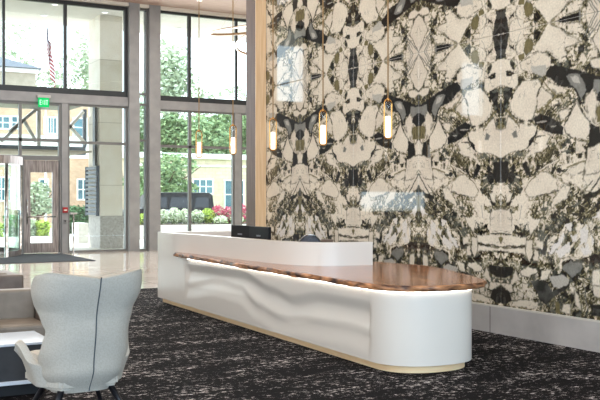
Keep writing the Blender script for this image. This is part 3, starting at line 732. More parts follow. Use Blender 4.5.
struct('wall_right_head', M['brown_wood'], WX-.02, WX+.012, -6, 13.98, .3185+2*SH+.002, CZ)

# ================================================================== RECEPTION DESK
desk = empty('reception_desk', (4.66, 7.0, 0), math.radians(-2.85))
tag(desk, 'long white reception desk with wavy front and rounded end by the stone wall', 'reception desk')
# local frame: y runs along the desk away from the camera, x into the desk
def end_curve(inset, n=28, a=.5, b=.46, p=2.3, dep=1.0):
    pts = []
    for i in range(n+1):
        t = PI-PI*i/n   # from front (x=0) round to back (x=dep)
        c, s = math.cos(t), math.sin(t)
        pts.append((a+(a-inset)*math.copysign(abs(c)**(2/p), c), -(b-inset)*abs(s)**(2/p)))
    return pts
DL = 6.22
def outline(inset):
    pts = end_curve(inset)
    pts += [(1.0-inset, .4), (1.2-inset, 1.0), (1.4-inset, 2.0), (1.42-inset, DL-inset), (inset, DL-inset)]
    return pts
bm = bmesh.new(); prism(bm, outline(.06), 0, .075); link_mesh('toe_kick', bm, M['gold'], desk)['label'] = 'brass toe kick strip'
W1 = [(4.95, .535), (3.88, .557), (2.97, .577), (2.17, .461), (1.66, .402), (1.01, .488), (0, .499), (-.5, .45)]
W2 = [(4.95, .324), (3.75, .441), (3.09, .423), (2.5, .27), (1.96, .196), (1.19, .258), (.36, .29), (-.1, .269), (-.5, .25)]
def ss(e0, e1, x): t = min(max((x-e0)/(e1-e0), 0), 1); return t*t*(3-2*t)
def curve_at(P, u):
    P = sorted(P)
    for i in range(len(P)-1):
        if P[i][0] <= u <= P[i+1][0]:
            t = (u-P[i][0])/(P[i+1][0]-P[i][0]); t = t*t*(3-2*t)
            return P[i][1]+(P[i+1][1]-P[i][1])*t
    return P[0][1] if u < P[0][0] else P[-1][1]
def relief(u, z):
    a = curve_at(W1, u); b = curve_at(W2, u)
    def bump(q, up, dn): return 1-ss(0, up, q) if q > 0 else 1-ss(0, dn, -q)
    d = .006+.040*bump(z-a, .13, .20)*ss(.72, .65, z)+.016*bump(z-b, .10, .16)
    return max(d, 0)
def ss(e0, e1, x): t = min(max((x-e0)/(e1-e0), 0), 1); return t*t*(3-2*t)
bm = bmesh.new()
per = []
N_F = 240
for i in range(N_F): per.append((0, DL-DL*i/N_F, 1))
per += [(x, y, 0) for x, y in end_curve(0, 40)]
per += [(x, y, 0) for x, y in [(1.0, .4), (1.2, 1.0), (1.4, 2.0), (1.42, DL)]]
NZ = 60; z0, z1 = .07, .730
grid = []
for j in range(NZ+1):
    z = z0+(z1-z0)*j/NZ; row = []
    for x, y, fr in per:
        d = 0
        if fr: d = relief(y, z)*ss(5.0, 4.9, y)*ss(-.35, .15, y)*1.0
        row.append(bm.verts.new((x+d, y, z)))
    grid.append(row)
n = len(per)
for j in range(NZ):
    for i in range(n):
        f = bm.faces.new([grid[j][i], grid[j][(i+1) % n], grid[j+1][(i+1) % n], grid[j+1][i]]); f.smooth = i < n-6
bm.faces.new(grid[0]); bm.faces.new(grid[-1][::-1])
bmesh.ops.recalc_face_normals(bm, faces=bm.faces)
bmesh.ops.split_edges(bm, edges=[e for e in bm.edges if e.is_valid and any(len(f.verts) > 4 for f in e.link_faces)])
link_mesh('desk_body', bm, M['white_paint'], desk)
# upper transaction wall
path = catmull([(0, DL, 0), (0, 5.5, 0), (.09, 5.0, 0), (.16, 4.2, 0), (.20, 3.4, 0), (.25, 2.8, 0), (.32, 2.42, 0), (.46, 2.12, 0), (.64, 1.98, 0), (.85, 1.93, 0), (1.17, 1.90, 0)], 8)
inner = []
for i, p in enumerate(path):
    d = path[min(i+1, len(path)-1)]-path[max(i-1, 0)]; nrm = Vector((-d.y, d.x, 0)).normalized()
    inner.append(p+nrm*.12)
bm = bmesh.new(); prism(bm, [(p.x, p.y) for p in path]+[(p.x, p.y) for p in inner[::-1]], .730, 1.05)
box(bm, .1201, 1.42, DL-.12, DL, .730, 1.05)
bmesh.ops.recalc_face_normals(bm, faces=bm.faces)
link_mesh('transaction_wall', bm, M['white_paint'], desk)
# live edge walnut top
ctrl = [(.55, 5.42), (.02, 5.40), (-.05, 5.1), (-.08, 4.4), (-.07, 3.6), (-.10, 2.8), (-.08, 2.1), (-.09, 1.5), (-.07, .9), (-.085, .3), (-.08, 0.02), (-.04, -.22), (.10, -.43), (.34, -.535), (.62, -.54), (.88, -.47), (1.08, -.28), (1.20, -.02), (1.30, .25), (1.44, .65), (1.58, 1.1), (1.66, 1.5), (1.60, 2.0), (1.50, 2.4), (1.42, 3.0), (1.42, 5.9), (.6, 6.0)]
cc = catmull([(x, y, 0) for x, y in ctrl], 10)[:-1]
bm = bmesh.new(); levels = [(.7305, -.020), (.738, -.005), (.754, .004), (.772, .0), (.782, -.004), (.786, -.010)]
cen = Vector((.6, 2.4, 0)); rings = []
for li, (z, off) in enumerate(levels):
    row = []
    for i, p in enumerate(cc):
        d = cc[(i+1) % len(cc)]-cc[i-1]; nr = Vector((d.y, -d.x, 0)).normalized()*-1
        if (p+nr*.01-p).dot(Vector((p.x-.6, p.y-max(min(p.y, 5), .5), 0))) < 0: nr = -nr
        wig = .010*math.sin(i*.9+li)+.008*math.sin(i*.37+2*li)+.004*rnd.uniform(-1, 1)
        row.append(bm.verts.new(p+nr*(off+(wig if li < 4 else wig*.6))+Vector((0, 0, z))))
    rings.append(row)
m_ = len(cc)
for A, B in zip(rings, rings[1:]):
    for i in range(m_):
        f = bm.faces.new([A[i], A[(i+1) % m_], B[(i+1) % m_], B[i]]); f.material_index = 1; f.smooth = True
bm.faces.new(rings[0]).material_index = 1; bm.faces.new(rings[-1][::-1]).material_index = 0
bmesh.ops.recalc_face_normals(bm, faces=bm.faces)
link_mesh('live_edge_top', bm, M['walnut'], desk, mats=[M['walnut'], M['bark_edge']])['label'] = 'walnut live edge ledge'
# LED strip tucked under the ledge
bm = bmesh.new()
lp = [(-.012, 4.85-4.85*i/30, 0) for i in range(31)]+[(x, y, 0) for x, y in end_curve(-.012, 24)[1:]]+[(1.012, .3, 0)]
for a, b in zip(lp, lp[1:]): bar(bm, (a[0], a[1], .7235), (b[0], b[1], .7235), .016, .010)
link_mesh('led_strip', bm, M['led'], desk)

def desk_pt(x, y, z): 
    a = math.radians(-2.85); return (4.66+x*math.cos(a)-y*math.sin(a), 7.0+x*math.sin(a)+y*math.cos(a), z)
# monitors
def monitor(loc, rz, w, label):
    o = empty('monitor', loc, rz); tag(o, label, 'monitor', None)
    # screen back faces local -x
    obox('screen_housing', M['black'], o, -.02, .02, -w/2, w/2, .085, .40, bev=.006)
    obox('display', M['car_glass'], o, .0205, .0225, -w/2+.012, w/2-.012, .10, .388)
    bm = bmesh.new(); box(bm, .02, .045, -.03, .03, .02, .2); link_mesh('neck', bm, M['black'], o)
    bm = bmesh.new(); prism(bm, [(.03+.1*math.cos(2*PI*k/20), .13*math.sin(2*PI*k/20)) for k in range(20)], 0, .015); link_mesh('foot', bm, M['black'], o)
    bm = bmesh.new()
    for dy, ww in ((.055, .012), (.035, .014), (.014, .010), (-.006, .014), (-.028, .014), (-.05, .012)): box(bm, -.0215, -.0198, dy-ww/2, dy+ww/2, .270, .292)
    link_mesh('maker_mark', bm, M['ink'], o)
    return o
monitor((5.42, 10.70, .787), math.radians(-1), .58, 'black monitor behind the desk wall, right one of the pair')
monitor((5.47, 11.36, .787), math.radians(4), .50, 'black monitor behind the desk wall, left one of the pair')
# small brown box on the desk
o = obox('storage_box', M['brown_leather'], None, 0, .10, 0, .13, 0, .26, bev=.005); o.location = (5.82, 9.70, .787); tag(o, 'small brown box behind the curved white desk wall, beside the chair back', 'box')
# office chair behind the desk
oc = empty('office_chair', (6.68, 11.6, 0), math.radians(-28)); tag(oc, 'grey office chair whose rounded back shows above the desk wall', 'chair'); oc.scale = (.82, .9, 1.0)
bm = bmesh.new()
NA, NB = 14, 10; g = []
for j in range(NB+1):
    row = []
    z = .52+.50*j/NB
    for i in range(NA+1):
        t = -1+2*i/NA; w = .235*(1-max(0, (j/NB-.55)/.45)**2.4*.62)
        row.append(bm.verts.new((t*w, -.20-.05*(j/NB)+.05*t*t, z-.0*t*t)))
    g.append(row)
for j in range(NB):
    for i in range(NA): bm.faces.new([g[j][i], g[j][i+1], g[j+1][i+1], g[j+1][i]]).smooth = True
o = link_mesh('backrest', bm, M['mesh_grey'], oc); md = o.modifiers.new('t', 'SOLIDIFY'); md.thickness = .025
bm = bmesh.new(); top = [g_.copy() if False else None for g_ in []]
pts = [(-.235, -.15, .60), (-.235, -.155, .80), (-.19, -.19, .93), (-.09, -.235, 1.02), (0, -.245, 1.035), (.09, -.235, 1.02), (.19, -.19, .93), (.235, -.155, .80), (.235, -.15, .60)]
tube(bm, catmull(pts, 6), .012, 8); link_mesh('back_frame', bm, M['chrome'], oc)
obox('seat', M['mesh_grey'], oc, -.24, .24, -.20, .26, .43, .50, bev=.03)
bm = bmesh.new(); tube(bm, [(0, 0, .10), (0, 0, .43)], .028, 12); tube(bm, [(0, -.1, .42), (0, -.235, .45), (0, -.235, .62)], .018, 8); link_mesh('gas_lift', bm, M['black'], oc)
for k in range(5):
    a = 2*PI*k/5; bm = bmesh.new(); tube(bm, [(0, 0, .10), (.27*math.cos(a), .27*math.sin(a), .065)], .02, 8, radii=[.026, .016])
    lg = link_mesh('leg', bm, M['black'], oc); bm = bmesh.new(); cx, cy = .27*math.cos(a), .27*math.sin(a)
    tube(bm, [(cx-.012, cy, .03), (cx+.012, cy, .03)], .03, 12); link_mesh('caster', bm, M['black'], lg)

# ================================================================== PENDANTS
pend = empty('pendant_lamp', (5.5, 11.0, 0))
PB = 2.165
bm = bmesh.new(); tube(bm, [(0, 0, PB+.41), (0, 0, CZ-.02)], .008, 6); link_mesh('cord', bm, M['cord'], pend)
bm = bmesh.new(); lathe(bm, [(.055, CZ-.03), (.055, CZ)], n=20); link_mesh('ceiling_rose', bm, M['brass'], pend)
hw = .047; pts = [(-hw, 0, PB+.03)]
for i in range(13): a = PI-PI*i/12; pts.append((hw*math.cos(a), 0, PB+.36+hw*math.sin(a)))
pts += [(hw, 0, PB+.03)]
for i in range(1, 7): a = -PI*i/14; pts.append((hw*math.cos(a), 0, PB+.03+.03*math.sin(a)))
for i in range(7, 14): a = -PI*i/14; pts.append((hw*math.cos(a), 0, PB+.03+.03*math.sin(a)))
bm = bmesh.new(); tube(bm, pts, .008, 8, closed=True); link_mesh('brass_loop', bm, M['brass'], pend)
bm = bmesh.new(); lathe(bm, [(.024, PB+.015), (.028, PB+.022), (.028, PB+.225), (.024, PB+.232)], n=20); link_mesh('glowing_shade', bm, M['lamp_glow'], pend)
bm = bmesh.new(); lathe(bm, [(.027, PB+.234), (.027, PB+.35), (.020, PB+.385)], n=20); link_mesh('clear_shade', bm, M['clear'], pend)
bm = bmesh.new(); lathe(bm, [(.014, PB+.385), (.014, PB+.42)], n=12); link_mesh('cap', bm, M['brass'], pend)
labels = ['brass loop pendant lamp hanging farthest away, first from the left, before the glazing',
          'brass loop pendant lamp second from the left, just left of the brown column',
          'brass loop pendant lamp third from the left, just right of the light wood strip',
          'brass loop pendant lamp second from the right, before the patterned stone',
          'brass loop pendant lamp nearest the camera, rightmost of the row']
for i, px in enumerate((199, 233, 273, 323, 388)):
    r = ray(px); y = 5.5/r[0]*r[1]
    o = pend if i == 0 else copy_tree(pend)
    o.location = (5.5, y, 0); tag(o, labels[i], 'pendant lamp', 'pendant lamps above the reception desk')

# ring chandeliers
def chandelier(px, py, Y, rad, tilt, label):
    Xc = x_on(px, Y); Zc = z_at(px, py, Y)
    o = empty('ring_chandelier', (Xc, Y, Zc)); tag(o, label, 'chandelier', 'ring lights beyond the brown column')
    rot = Matrix.Rotation(tilt[0], 4, 'X') @ Matrix.Rotation(tilt[1], 4, 'Y')
    n = 72; bm = bmesh.new(); bl = bmesh.new()
    def rg(b, r0, r1, za, zb):
        P = []
        for k in range(n):
            c, s = math.cos(2*PI*k/n), math.sin(2*PI*k/n)
            P.append([b.verts.new(rot @ Vector(v)) for v in ((r0*c, r0*s, za), (r1*c, r1*s, za), (r1*c, r1*s, zb), (r0*c, r0*s, zb))])
        for k in range(n):
            A, B = P[k], P[(k+1) % n]
            for e in range(4): b.faces.new([A[e], A[(e+1) % 4], B[(e+1) % 4], B[e]])
    rg(bm, rad-.04, rad-.012, -.028, .028); link_mesh('ring_frame', bm, M['bronze'], o)
    rg(bl, rad-.036, rad-.010, -.030, -.0225); rg(bl, rad-.0115, rad-.006, -.020, .004); link_mesh('light_band', bl, M['lamp_glow'], o)
    bm = bmesh.new()
    for k in (1, 25, 49):
        p = rot @ Vector((rad*.97*math.cos(2*PI*k/n), rad*.97*math.sin(2*PI*k/n), 0)); tube(bm, [p, (0, 0, CZ-Zc)], .002, 5)
    link_mesh('suspension_wire', bm, M['cord'], o)
    bm = bmesh.new(); lathe(bm, [(.09, CZ-Zc-.03), (.09, CZ-Zc)], n=20); link_mesh('canopy', bm, M['brass'], o)
    return o
chandelier(263, 28, 20.0, 1.32, (.05, -.15), 'large glowing ring light hanging beyond the brown column, upper ring')
chandelier(266, 43, 19.2, .73, (-.26, .0), 'smaller glowing ring light hanging lower and nearer the brown column')
# recessed ceiling light near the front
o = empty('ceiling_downlight', (x_on(199.5, 25.3), 25.3, CZ)); tag(o, 'small round downlight in the pink-brown ceiling at the top edge', 'downlight')
bm = bmesh.new(); lathe(bm, [(.10, -.012), (.10, 0.0)], n=20); link_mesh('trim_ring', bm, M['white_paint'], o)
bm = bmesh.new(); lathe(bm, [(.075, -.016), (.075, -.0125)], n=20); link_mesh('light_disc', bm, M['lamp_glow'], o)

# exit sign
sx = X(42); o = empty('exit_sign', (sx, WY-.14, 0)); tag(o, 'green lit EXIT sign fixed to the taupe beam above the door', 'exit sign')
k = .0289
obox('mounting_bracket', M['light_metal'], o, -.19, .19, -.10, .0, 4.44, 4.52, bev=.008)
obox('sign_box', M['green_sign'], o, -.15, .15, -.07, -.03, 4.18, 4.44)
bm = bmesh.new(); y0, y1 = -.074, -.0702; zb, zt = 4.24, 4.38; t = .016
def E_(x): box(bm, x, x+t, y0, y1, zb, zt); [box(bm, x+t, x+.05, y0, y1, z, z+t) for z in (zb, (zb+zt)/2-t/2, zt-t)]
E_(-.115)
bar(bm, (-.05, (y0+y1)/2, zb), (.0, (y0+y1)/2, zt), t, .003); bar(bm, (.0, (y0+y1)/2-.0005, zb), (-.05, (y0+y1)/2-.0005, zt), t, .003)
box(bm, .022, .022+t, y0, y1, zb, zt); box(bm, .058, .12, y0, y1, zt-t, zt); box(bm, .081, .081+t, y0, y1, zb, zt-t)
link_mesh('exit_lettering', bm, M['sign_white'], o)['label'] = 'EXIT lettering'
# call point on the light mullion
o = empty('fire_call_point', (X(64), WY-.10, z_at(64, 210, WY))); tag(o, 'small red fire call point box on the pale post beside the door', 'call point')
obox('housing', M['red'], o, -.075, .075, -.05, 0, -.08, .08, bev=.01); obox('push_bar', M['pale_trim'], o, -.045, .045, -.058, -.05, -.02, .015)
o = empty('card_reader', (X(64), WY-.10, z_at(64, 221.5, WY))); tag(o, 'small grey card reader below the red call point', 'card reader')
obox('housing', M['grey_frame'], o, -.04, .04, -.03, 0, -.055, .055, bev=.008); obox('sensor_window', M['black'], o, -.02, .02, -.033, -.03, -.0, .03)
# slim post by the glass
px_ = x_on(73.5, 26.2); o = empty('barrier_post', (px_, 26.2, 0)); tag(o, 'slim steel post with flat cap standing by the glass right of the door', 'post')
bm = bmesh.new(); tube(bm, [(0, 0, .02), (0, 0, 1.12)], .025, 12); link_mesh('shaft', bm, M['chrome'], o)
obox('button_head', M['light_metal'], o, -.10, .10, -.05, .05, 1.12, 1.17, bev=.008)
bm = bmesh.new(); lathe(bm, [(.11, 0), (.11, .02)], n=20); link_mesh('base_plate', bm, M['chrome'], o)
# mat
bm = bmesh.new(); prism(bm, [(-1.5, 22.75), (6.95, 22.85), (7.02, 26.4), (5.95, 26.55), (5.75, 26.0), (5.2, 25.1), (4.4, 24.72), (3.4, 24.72), (2.4, 25.2), (1.9, 26.4), (-1.5, 26.4)], 0.001, .014)
tag(link_mesh('entrance_mat', bm, M['mat']), 'dark grey entrance mat laid on the pale tiles before the doors', 'mat')

# ================================================================== LOUNGE FURNITURE
ch = empty('wingback_chair', (1.82, 6.42, 0), math.radians(4))
tag(ch, 'pale grey wingback chair seen from behind, dark piping down its back', 'chair')
def pw(P, z):
    for (z0_, a), (z1_, b) in zip(P, P[1:]):
        if z <= z1_:
            t = max(0, (z-z0_)/(z1_-z0_)); t = t*t*(3-2*t); return a+(b-a)*t
    return P[-1][1]
HWID = [(.22, .19), (.37, .262), (.51, .295), (.64, .285), (.78, .312), (.92, .352), (1.06, .350)]
REACH = [(.22, .20), (.30, .34), (.45, .37), (.56, .33), (.66, .305), (.74, .345), (.86, .44), (.96, .475), (1.01, .455), (1.035, .41), (1.05, .35), (1.06, .28)]
YB = [(.22, -.20), (.4, -.29), (.7, -.335), (1.06, -.43)]
def shell_pt(s, z):
    hw = pw(HWID, z); rr = min(.16, hw*.55); yb = pw(YB, z)
    sg = 1 if s >= 0 else -1; s = abs(s); fl = hw-rr; arc = rr*PI/2
    if s < fl: x, y = s, 0
    elif s < fl+arc: a = (s-fl)/rr; x, y = fl+rr*math.sin(a), rr*(1-math.cos(a))
    else: e = s-fl-arc; x, y = hw+e*.10, rr+e
    # rounded back: slight convexity
    y += .05*(min(x, hw)/hw)**2
    return Vector((sg*x, yb+y, z))
NS, NZc = 48, 44; bm = bmesh.new(); g = []
for j in range(NZc+1):
    zc = .235+(1.055-.235)*j/NZc; Lr = pw(REACH, zc); row = []
    for i in range(NS+1):
        t = -1+2*i/NS
        zz = zc
        if zc > .9: zz = zc-.03*(zc-.9)/.155*(1-min(1, abs(t)*1.15))**1.0*1.3    # dip in the middle of the crest
        p = shell_pt(t*Lr, zz if zz > .235 else .235)
        row.append(bm.verts.new(p))
    g.append(row)
for j in range(NZc):
    for i in range(NS): bm.faces.new([g[j][i], g[j+1][i], g[j+1][i+1], g[j][i+1]]).smooth = True
bmesh.ops.recalc_face_normals(bm, faces=bm.faces)
o = link_mesh('shell', bm, M['fabric'], ch)
md = o.modifiers.new('thick', 'SOLIDIFY'); md.thickness = .055; md.offset = 0
md = o.modifiers.new('bev', 'BEVEL'); md.width = .020; md.segments = 3; md.limit_method = 'ANGLE'; md.angle_limit = math.radians(50)
md = o.modifiers.new('sub', 'SUBSURF'); md.levels = 1; md.render_levels = 1
# arms: curved sheets that run forward from the back and rise to their tips
for sg in (-1, 1):
    bm = bmesh.new(); g = []
    NAx, NAz = 22, 12
    for i in range(NAx+1):
        t = i/NAx
        ztop = .42+.14*ss(.15, .85, t)-.05*ss(.9, 1.0, t); zbot = .255+.04*t+.10*ss(.8, 1.0, t)
        row = []
        for j in range(NAz+1):
            q = j/NAz; z = zbot+(ztop-zbot)*q
            out = .165+.11*ss(0, .40, t)+.020*t+(.105*q**1.2)*(.4+.6*t)
            y = -.19+.315*t**.85
            row.append(bm.verts.new((sg*out, y, z)))
        g.append(row)
    for i in range(NAx):
        for j in range(NAz): bm.faces.new([g[i][j], g[i+1][j], g[i+1][j+1], g[i][j+1]]).smooth = True
    bmesh.ops.recalc_face_normals(bm, faces=bm.faces)
    oa = link_mesh('armrest', bm, M['fabric'], ch)
    md = oa.modifiers.new('thick', 'SOLIDIFY'); md.thickness = .050; md.offset = 0
    md = oa.modifiers.new('bev', 'BEVEL'); md.width = .018; md.segments = 3; md.limit_method = 'ANGLE'; md.angle_limit = math.radians(50)
# piping up the back
pts = []
for j in range(NZc+1):
    z = .235+(1.02-.235)*j/NZc; p = shell_pt(0, z); pts.append(p+Vector((0, -.031, 0)))
bm = bmesh.new(); tube(bm, pts, .0045, 6); link_mesh('piping', bm, M['piping'], ch)
# seat
bm = bmesh.new(); prism(bm, [(-.20, -.24), (.20, -.24), (.27, -.1), (.28, .30), (.20, .36), (-.20, .36), (-.28, .30), (-.27, -.1)], .25, .33)
bmesh.ops.bevel(bm, geom=list(bm.edges), offset=.02, segments=3, affect='EDGES'); link_mesh('seat_base', bm, M['fabric'], ch)
bm = bmesh.new(); prism(bm, [(-.20, -.22), (.20, -.22), (.27, -.1), (.28, .32), (.20, .38), (-.20, .38), (-.28, .32), (-.27, -.1)], .331, .45)
bmesh.ops.bevel(bm, geom=list(bm.edges), offset=.035, segments=4, affect='EDGES'); link_mesh('seat_cushion', bm, M['fabric_in'], ch)
for sx_, sy_ in ((-1, -1), (1, -1), (-1, 1), (1, 1)):
    bm = bmesh.new(); a = (sx_*.17, sy_*.15-.02, .255); b = (sx_*.29, sy_*.27, 0)
    tube(bm, [a, b], .02, 10, radii=[.024, .013]); link_mesh('leg', bm, M['black_wood'], ch)
bm = bmesh.new(); bar(bm, (-.18, -.17, .235), (.18, .14, .235), .04, .03); bar(bm, (.18, -.17, .235), (-.18, .14, .235), .04, .029); link_mesh('leg_brace', bm, M['black_wood'], ch)

# low table
tb = empty('coffee_table', (0, 0, 0)); tag(tb, 'square coffee table with glossy pale top and dark sides, beside the chair', 'coffee table')
obox('table_top', M['table_top'], tb, .95, 1.89, 7.32, 7.97, .40, .42, bev=.004)
obox('body', M['charcoal'], tb, .97, 1.875, 7.335, 7.955, .13, .40)
obox('lower_trim', M['table_top'], tb, .95, 1.89, 7.32, 7.97, .10, .13, bev=.004)
bm = bmesh.new(); box(bm, 1.05, 1.79, 7.42, 7.87, 0, .10); link_mesh('plinth', bm, M['black_wood'], tb)

def sofa(loc, rz, w, label):
    o = empty('sofa', loc, rz); tag(o, label, 'sofa', None)
    # local: right end at x=0, runs to -w; front toward -y
    obox('base', M['brown_leather'], o, -w+.02, -.02, .03, .80, .10, .26, bev=.01)
    half = (w-.26)/2
    for i in range(2): obox('seat_cushion', M['taupe_leather'], o, -w+.13+i*half+.004, -w+.13+(i+1)*half-.004, .0, .58, .262, .405, bev=.035)
    for i in range(2): obox('back_cushion', M['taupe_leather'], o, -w+.13+i*half+.004, -w+.13+(i+1)*half-.004, .50, .70, .38, .675, bev=.03)
    obox('backrest', M['brown_leather'], o, -w, 0, .70, .84, .10, .66, bev=.02)
    for a in (-w, -.13): obox('armrest', M['brown_leather'], o, a, a+.13, .0, .72, .10, .655, bev=.02)
    for lx in (-w+.08, -.08):
        for ly in (.08, .76):
            bm = bmesh.new(); tube(bm, [(lx, ly, .10), (lx, ly, 0)], .02, 8); link_mesh('leg', bm, M['black_wood'], o)
    return o
sofa((2.28, 8.50, 0), 0, 2.0, 'taupe leather sofa facing the table beyond the wingback chair')
sofa((.25, 11.0, 0), PI, 2.05, 'taupe sofa turned away, farther off at the left edge').scale = (1, 1, 1.1)

# ================================================================== OUTSIDE
struct('ground', M['asphalt'], -90, 130, 26.96, 220, -.12, -.02)
# entrance canopy roof of the building (soffit over the glazed front)
so = struct('soffit', M['canopy_white'], -14, 40, 26.97, 31.2, 7.42, 7.9)
for i, (px, py) in enumerate(((44, 15), (55, 4), (178, 28), (105, 12))):
    zc = 7.42; r = ray(px); d = (zc-CAM_H)*FPX/(200-py)
    if r[1]*d < 27.1: d = 27.4/r[1]
    o = empty('soffit_downlight', (r[0]*d, r[1]*d, zc)); 
    tag(o, ['round downlight in the pale soffit above the flag', 'round downlight in the pale soffit, nearest the glass left of the mullion', 'round downlight in the soffit above the leafy tree, right windows', 'round downlight in the soffit beside the big stone column'][i], 'downlight')
    bm = bmesh.new(); lathe(bm, [(.13, -.02), (.13, 0)], n=20); link_mesh('trim_ring', bm, M['white_trim'], o)
    bm = bmesh.new(); lathe(bm, [(.09, -.025), (.09, -.0205)], n=20); link_mesh('lens', bm, M['lamp_glow'], o)
# big stone column outside
Yc = 28.8; xa, xb = x_on(100, Yc), x_on(122.5, Yc)
col = empty('stone_column', (0, 0, 0)); col['kind'] = 'structure'
zs = z_at(100, 216, Yc)
obox('upper_cladding', M['column_stone'], col, xa, xb, Yc, Yc+1.25, zs, 7.42)
obox('granite_base', M['base_stone'], col, xa, xb+.03, Yc-.02, Yc+1.25, -.02, zs)
# louvred screen on the column's side
ls = empty('louvred_screen', (0, 0, 0)); tag(ls, 'dark louvred metal screen hanging beside the big stone column outside', 'screen')
Xs = xa-.13; zb, zt = 1.02, 2.62; ya, yb = 28.78, 30.0
obox('frame_post', M['blue_metal'], ls, Xs, Xs+.10, ya, ya+.04, zb, zt); obox('frame_post', M['blue_metal'], ls, Xs, Xs+.10, yb-.04, yb, zb, zt)
n_ = 12
bm = bmesh.new()
for i in range(n_): z = zb+(zt-zb)*(i+.5)/n_; box(bm, Xs+.01, Xs+.09, ya+.04, yb-.04, z-.045, z+.04)
link_mesh('louvres', bm, M['blue_metal'], ls)
bm = bmesh.new(); box(bm, Xs+.02, Xs+.08, ya+.2, ya+.45, zt, 4.8); box(bm, Xs+.02, Xs+.125, ya+.2, ya+.45, 4.8, 4.86); link_mesh('hanger', bm, M['dark_frame'], ls)

# steel porch with diagonal braces
po = empty('steel_porch', (0, 0, 0)); tag(po, 'grey steel porch with glass roof and diagonal braces outside the entrance', 'porch')
Yp = 31.0
def pt(px, py, Y=Yp): return (x_on(px, Y), Y, z_at(px, py, Y))
bm = bmesh.new(); box(bm, -2, x_on(85, Yp), Yp-.1, Yp+.1, 3.05, 3.32); link_mesh('beam', bm, M['blue_metal'], po)
bm = bmesh.new(); box(bm, -2, 8.45, 28.2, Yp-.11, 3.0, 3.05); link_mesh('roof_panel', bm, M['render_white'], po)
bm = bmesh.new(); box(bm, -2, 8.45, 29.2, Yp-.11, 4.52, 4.62); link_mesh('upper_roof', bm, M['grey_frame'], po)
for a, b, m_ in (((38.5, 112), (38.5, 245), 'light_metal'), ((84.5, 112), (84.5, 246), 'blue_metal'), ((-8, 112), (-8, 245), 'light_metal')):
    bm = bmesh.new(); p, q = pt(*a), pt(*b); bar(bm, (p[0], Yp, 4.6), (p[0], Yp, 3.33), .12); link_mesh('post', bm, M[m_], po)
for a, b in (((36, 109), (8, 132)), ((22, 120), (35, 142)), ((82, 112), (55, 142)), ((66, 124), (84, 144)), ((0, 142), (21, 122))):
    bm = bmesh.new(); p, q = pt(*a), pt(*b); bar(bm, (p[0], Yp-.16, p[2]), (q[0], Yp-.16, q[2]), .12, .10); link_mesh('brace', bm, M['light_metal'], po)

# ------------------------------------------------ buildings across the road
def building(name, label, Y, x0, x1, h, mat, wins, depth=5, cornice=True, wmat='blue_glass'):
    o = empty(name, (0, 0, 0)); tag(o, label, 'building')
    obox('wall', M[mat], o, x0, x1, Y, Y+depth, -.02, h)
    if cornice:
        obox('cornice', M['white_trim'], o, x0-.2, x1+.2, Y-.25, Y+depth+.2, h-.05, h+.30)
    for (a, b, za, zb, nx, nz) in wins:
        bm = bmesh.new(); t = .09
        box(bm, a-t, a, Y-.06, Y+.02, za-t, zb+t); box(bm, b, b+t, Y-.06, Y+.02, za-t, zb+t); box(bm, a, b, Y-.06, Y+.02, za-t, za); box(bm, a, b, Y-.06, Y+.02, zb, zb+t)
        for i in range(1, nx): c = a+(b-a)*i/nx; box(bm, c-.035, c+.035, Y-.05, Y-.015, za, zb)
        for i in range(1, nz): c = za+(zb-za)*i/nz; box(bm, a, b, Y-.045, Y-.02, c-.035, c+.035)
        w = link_mesh('window', bm, M['white_trim'], o); obox('window_glass', M[wmat], w, a, b, Y-.012, Y-.004, za, zb)
    return o
def wpx(Y, a, b, t, bt, nx=2, nz=2): return (x_on(a, Y), x_on(b, Y), z_at((a+b)/2, bt, Y), z_at((a+b)/2, t, Y), nx, nz)
YB1 = 62
b1 = building('brick_building', 'tan brick building with white window frames seen through the entrance doors', YB1, x_on(-90, YB1), x_on(106, YB1), z_at(60, 98, YB1), 'brick',
         [wpx(YB1, -4, 9, 117, 128, 2, 2), wpx(YB1, 12, 17, 117, 128, 1, 2), wpx(YB1, 45, 56, 118, 133, 4, 1), wpx(YB1, 74, 86, 119, 136, 1, 2), wpx(YB1, 40, 47.5, 180, 201, 1, 2), wpx(YB1, 78, 88, 180, 199, 2, 2), wpx(YB1, -3, 10, 178, 200, 3, 2)])
obox('upper_render_band', M['white_trim'], b1, x_on(-90, YB1)-.1, x_on(106, YB1)+.1, YB1-.05, YB1-.001, z_at(60, 158, YB1), z_at(60, 136, YB1))
YH = 75
hs_ = building('house', 'pale house with low grey roof behind the flag, upper left', YH, x_on(-120, YH), x_on(36, YH), z_at(20, 72, YH), 'render_white', [], depth=12)
bm = bmesh.new(); xa_, xb_ = x_on(-120, YH), x_on(41, YH); zz = z_at(20, 71, YH)+.2; zr = z_at(10, 55, YH)
v = [bm.verts.new(p) for p in ((xa_, YH-.8, zz), (xb_, YH-.8, zz), (xb_, YH+13, zz), (xa_, YH+13, zz), (xa_, YH+6, zr+1.2), (xb_-4.5, YH+6, zr+1.2))]
for f in ((0, 1, 5, 4), (1, 2, 5), (2, 3, 4, 5), (3, 0, 4), (3, 2, 1, 0)): bm.faces.new([v[i] for i in f])
link_mesh('roof', bm, M['roof'], hs_)
YB2 = 58
b2 = building('stone_building', 'beige stone building with dark windows behind the parked van', YB2, x_on(130, YB2), x_on(300, YB2), z_at(215, 158.5, YB2), 'beige_stone',
         [wpx(YB2, 193.5, 212, 180, 193, 3, 2), wpx(YB2, 225, 243, 181, 208, 2, 2), wpx(YB2, 166, 180, 180, 193, 3, 2)])
obox('sill_band', M['white_trim'], b2, x_on(130, YB2), x_on(300, YB2), YB2-.08, YB2-.001, z_at(215, 167, YB2), z_at(215, 165.5, YB2))

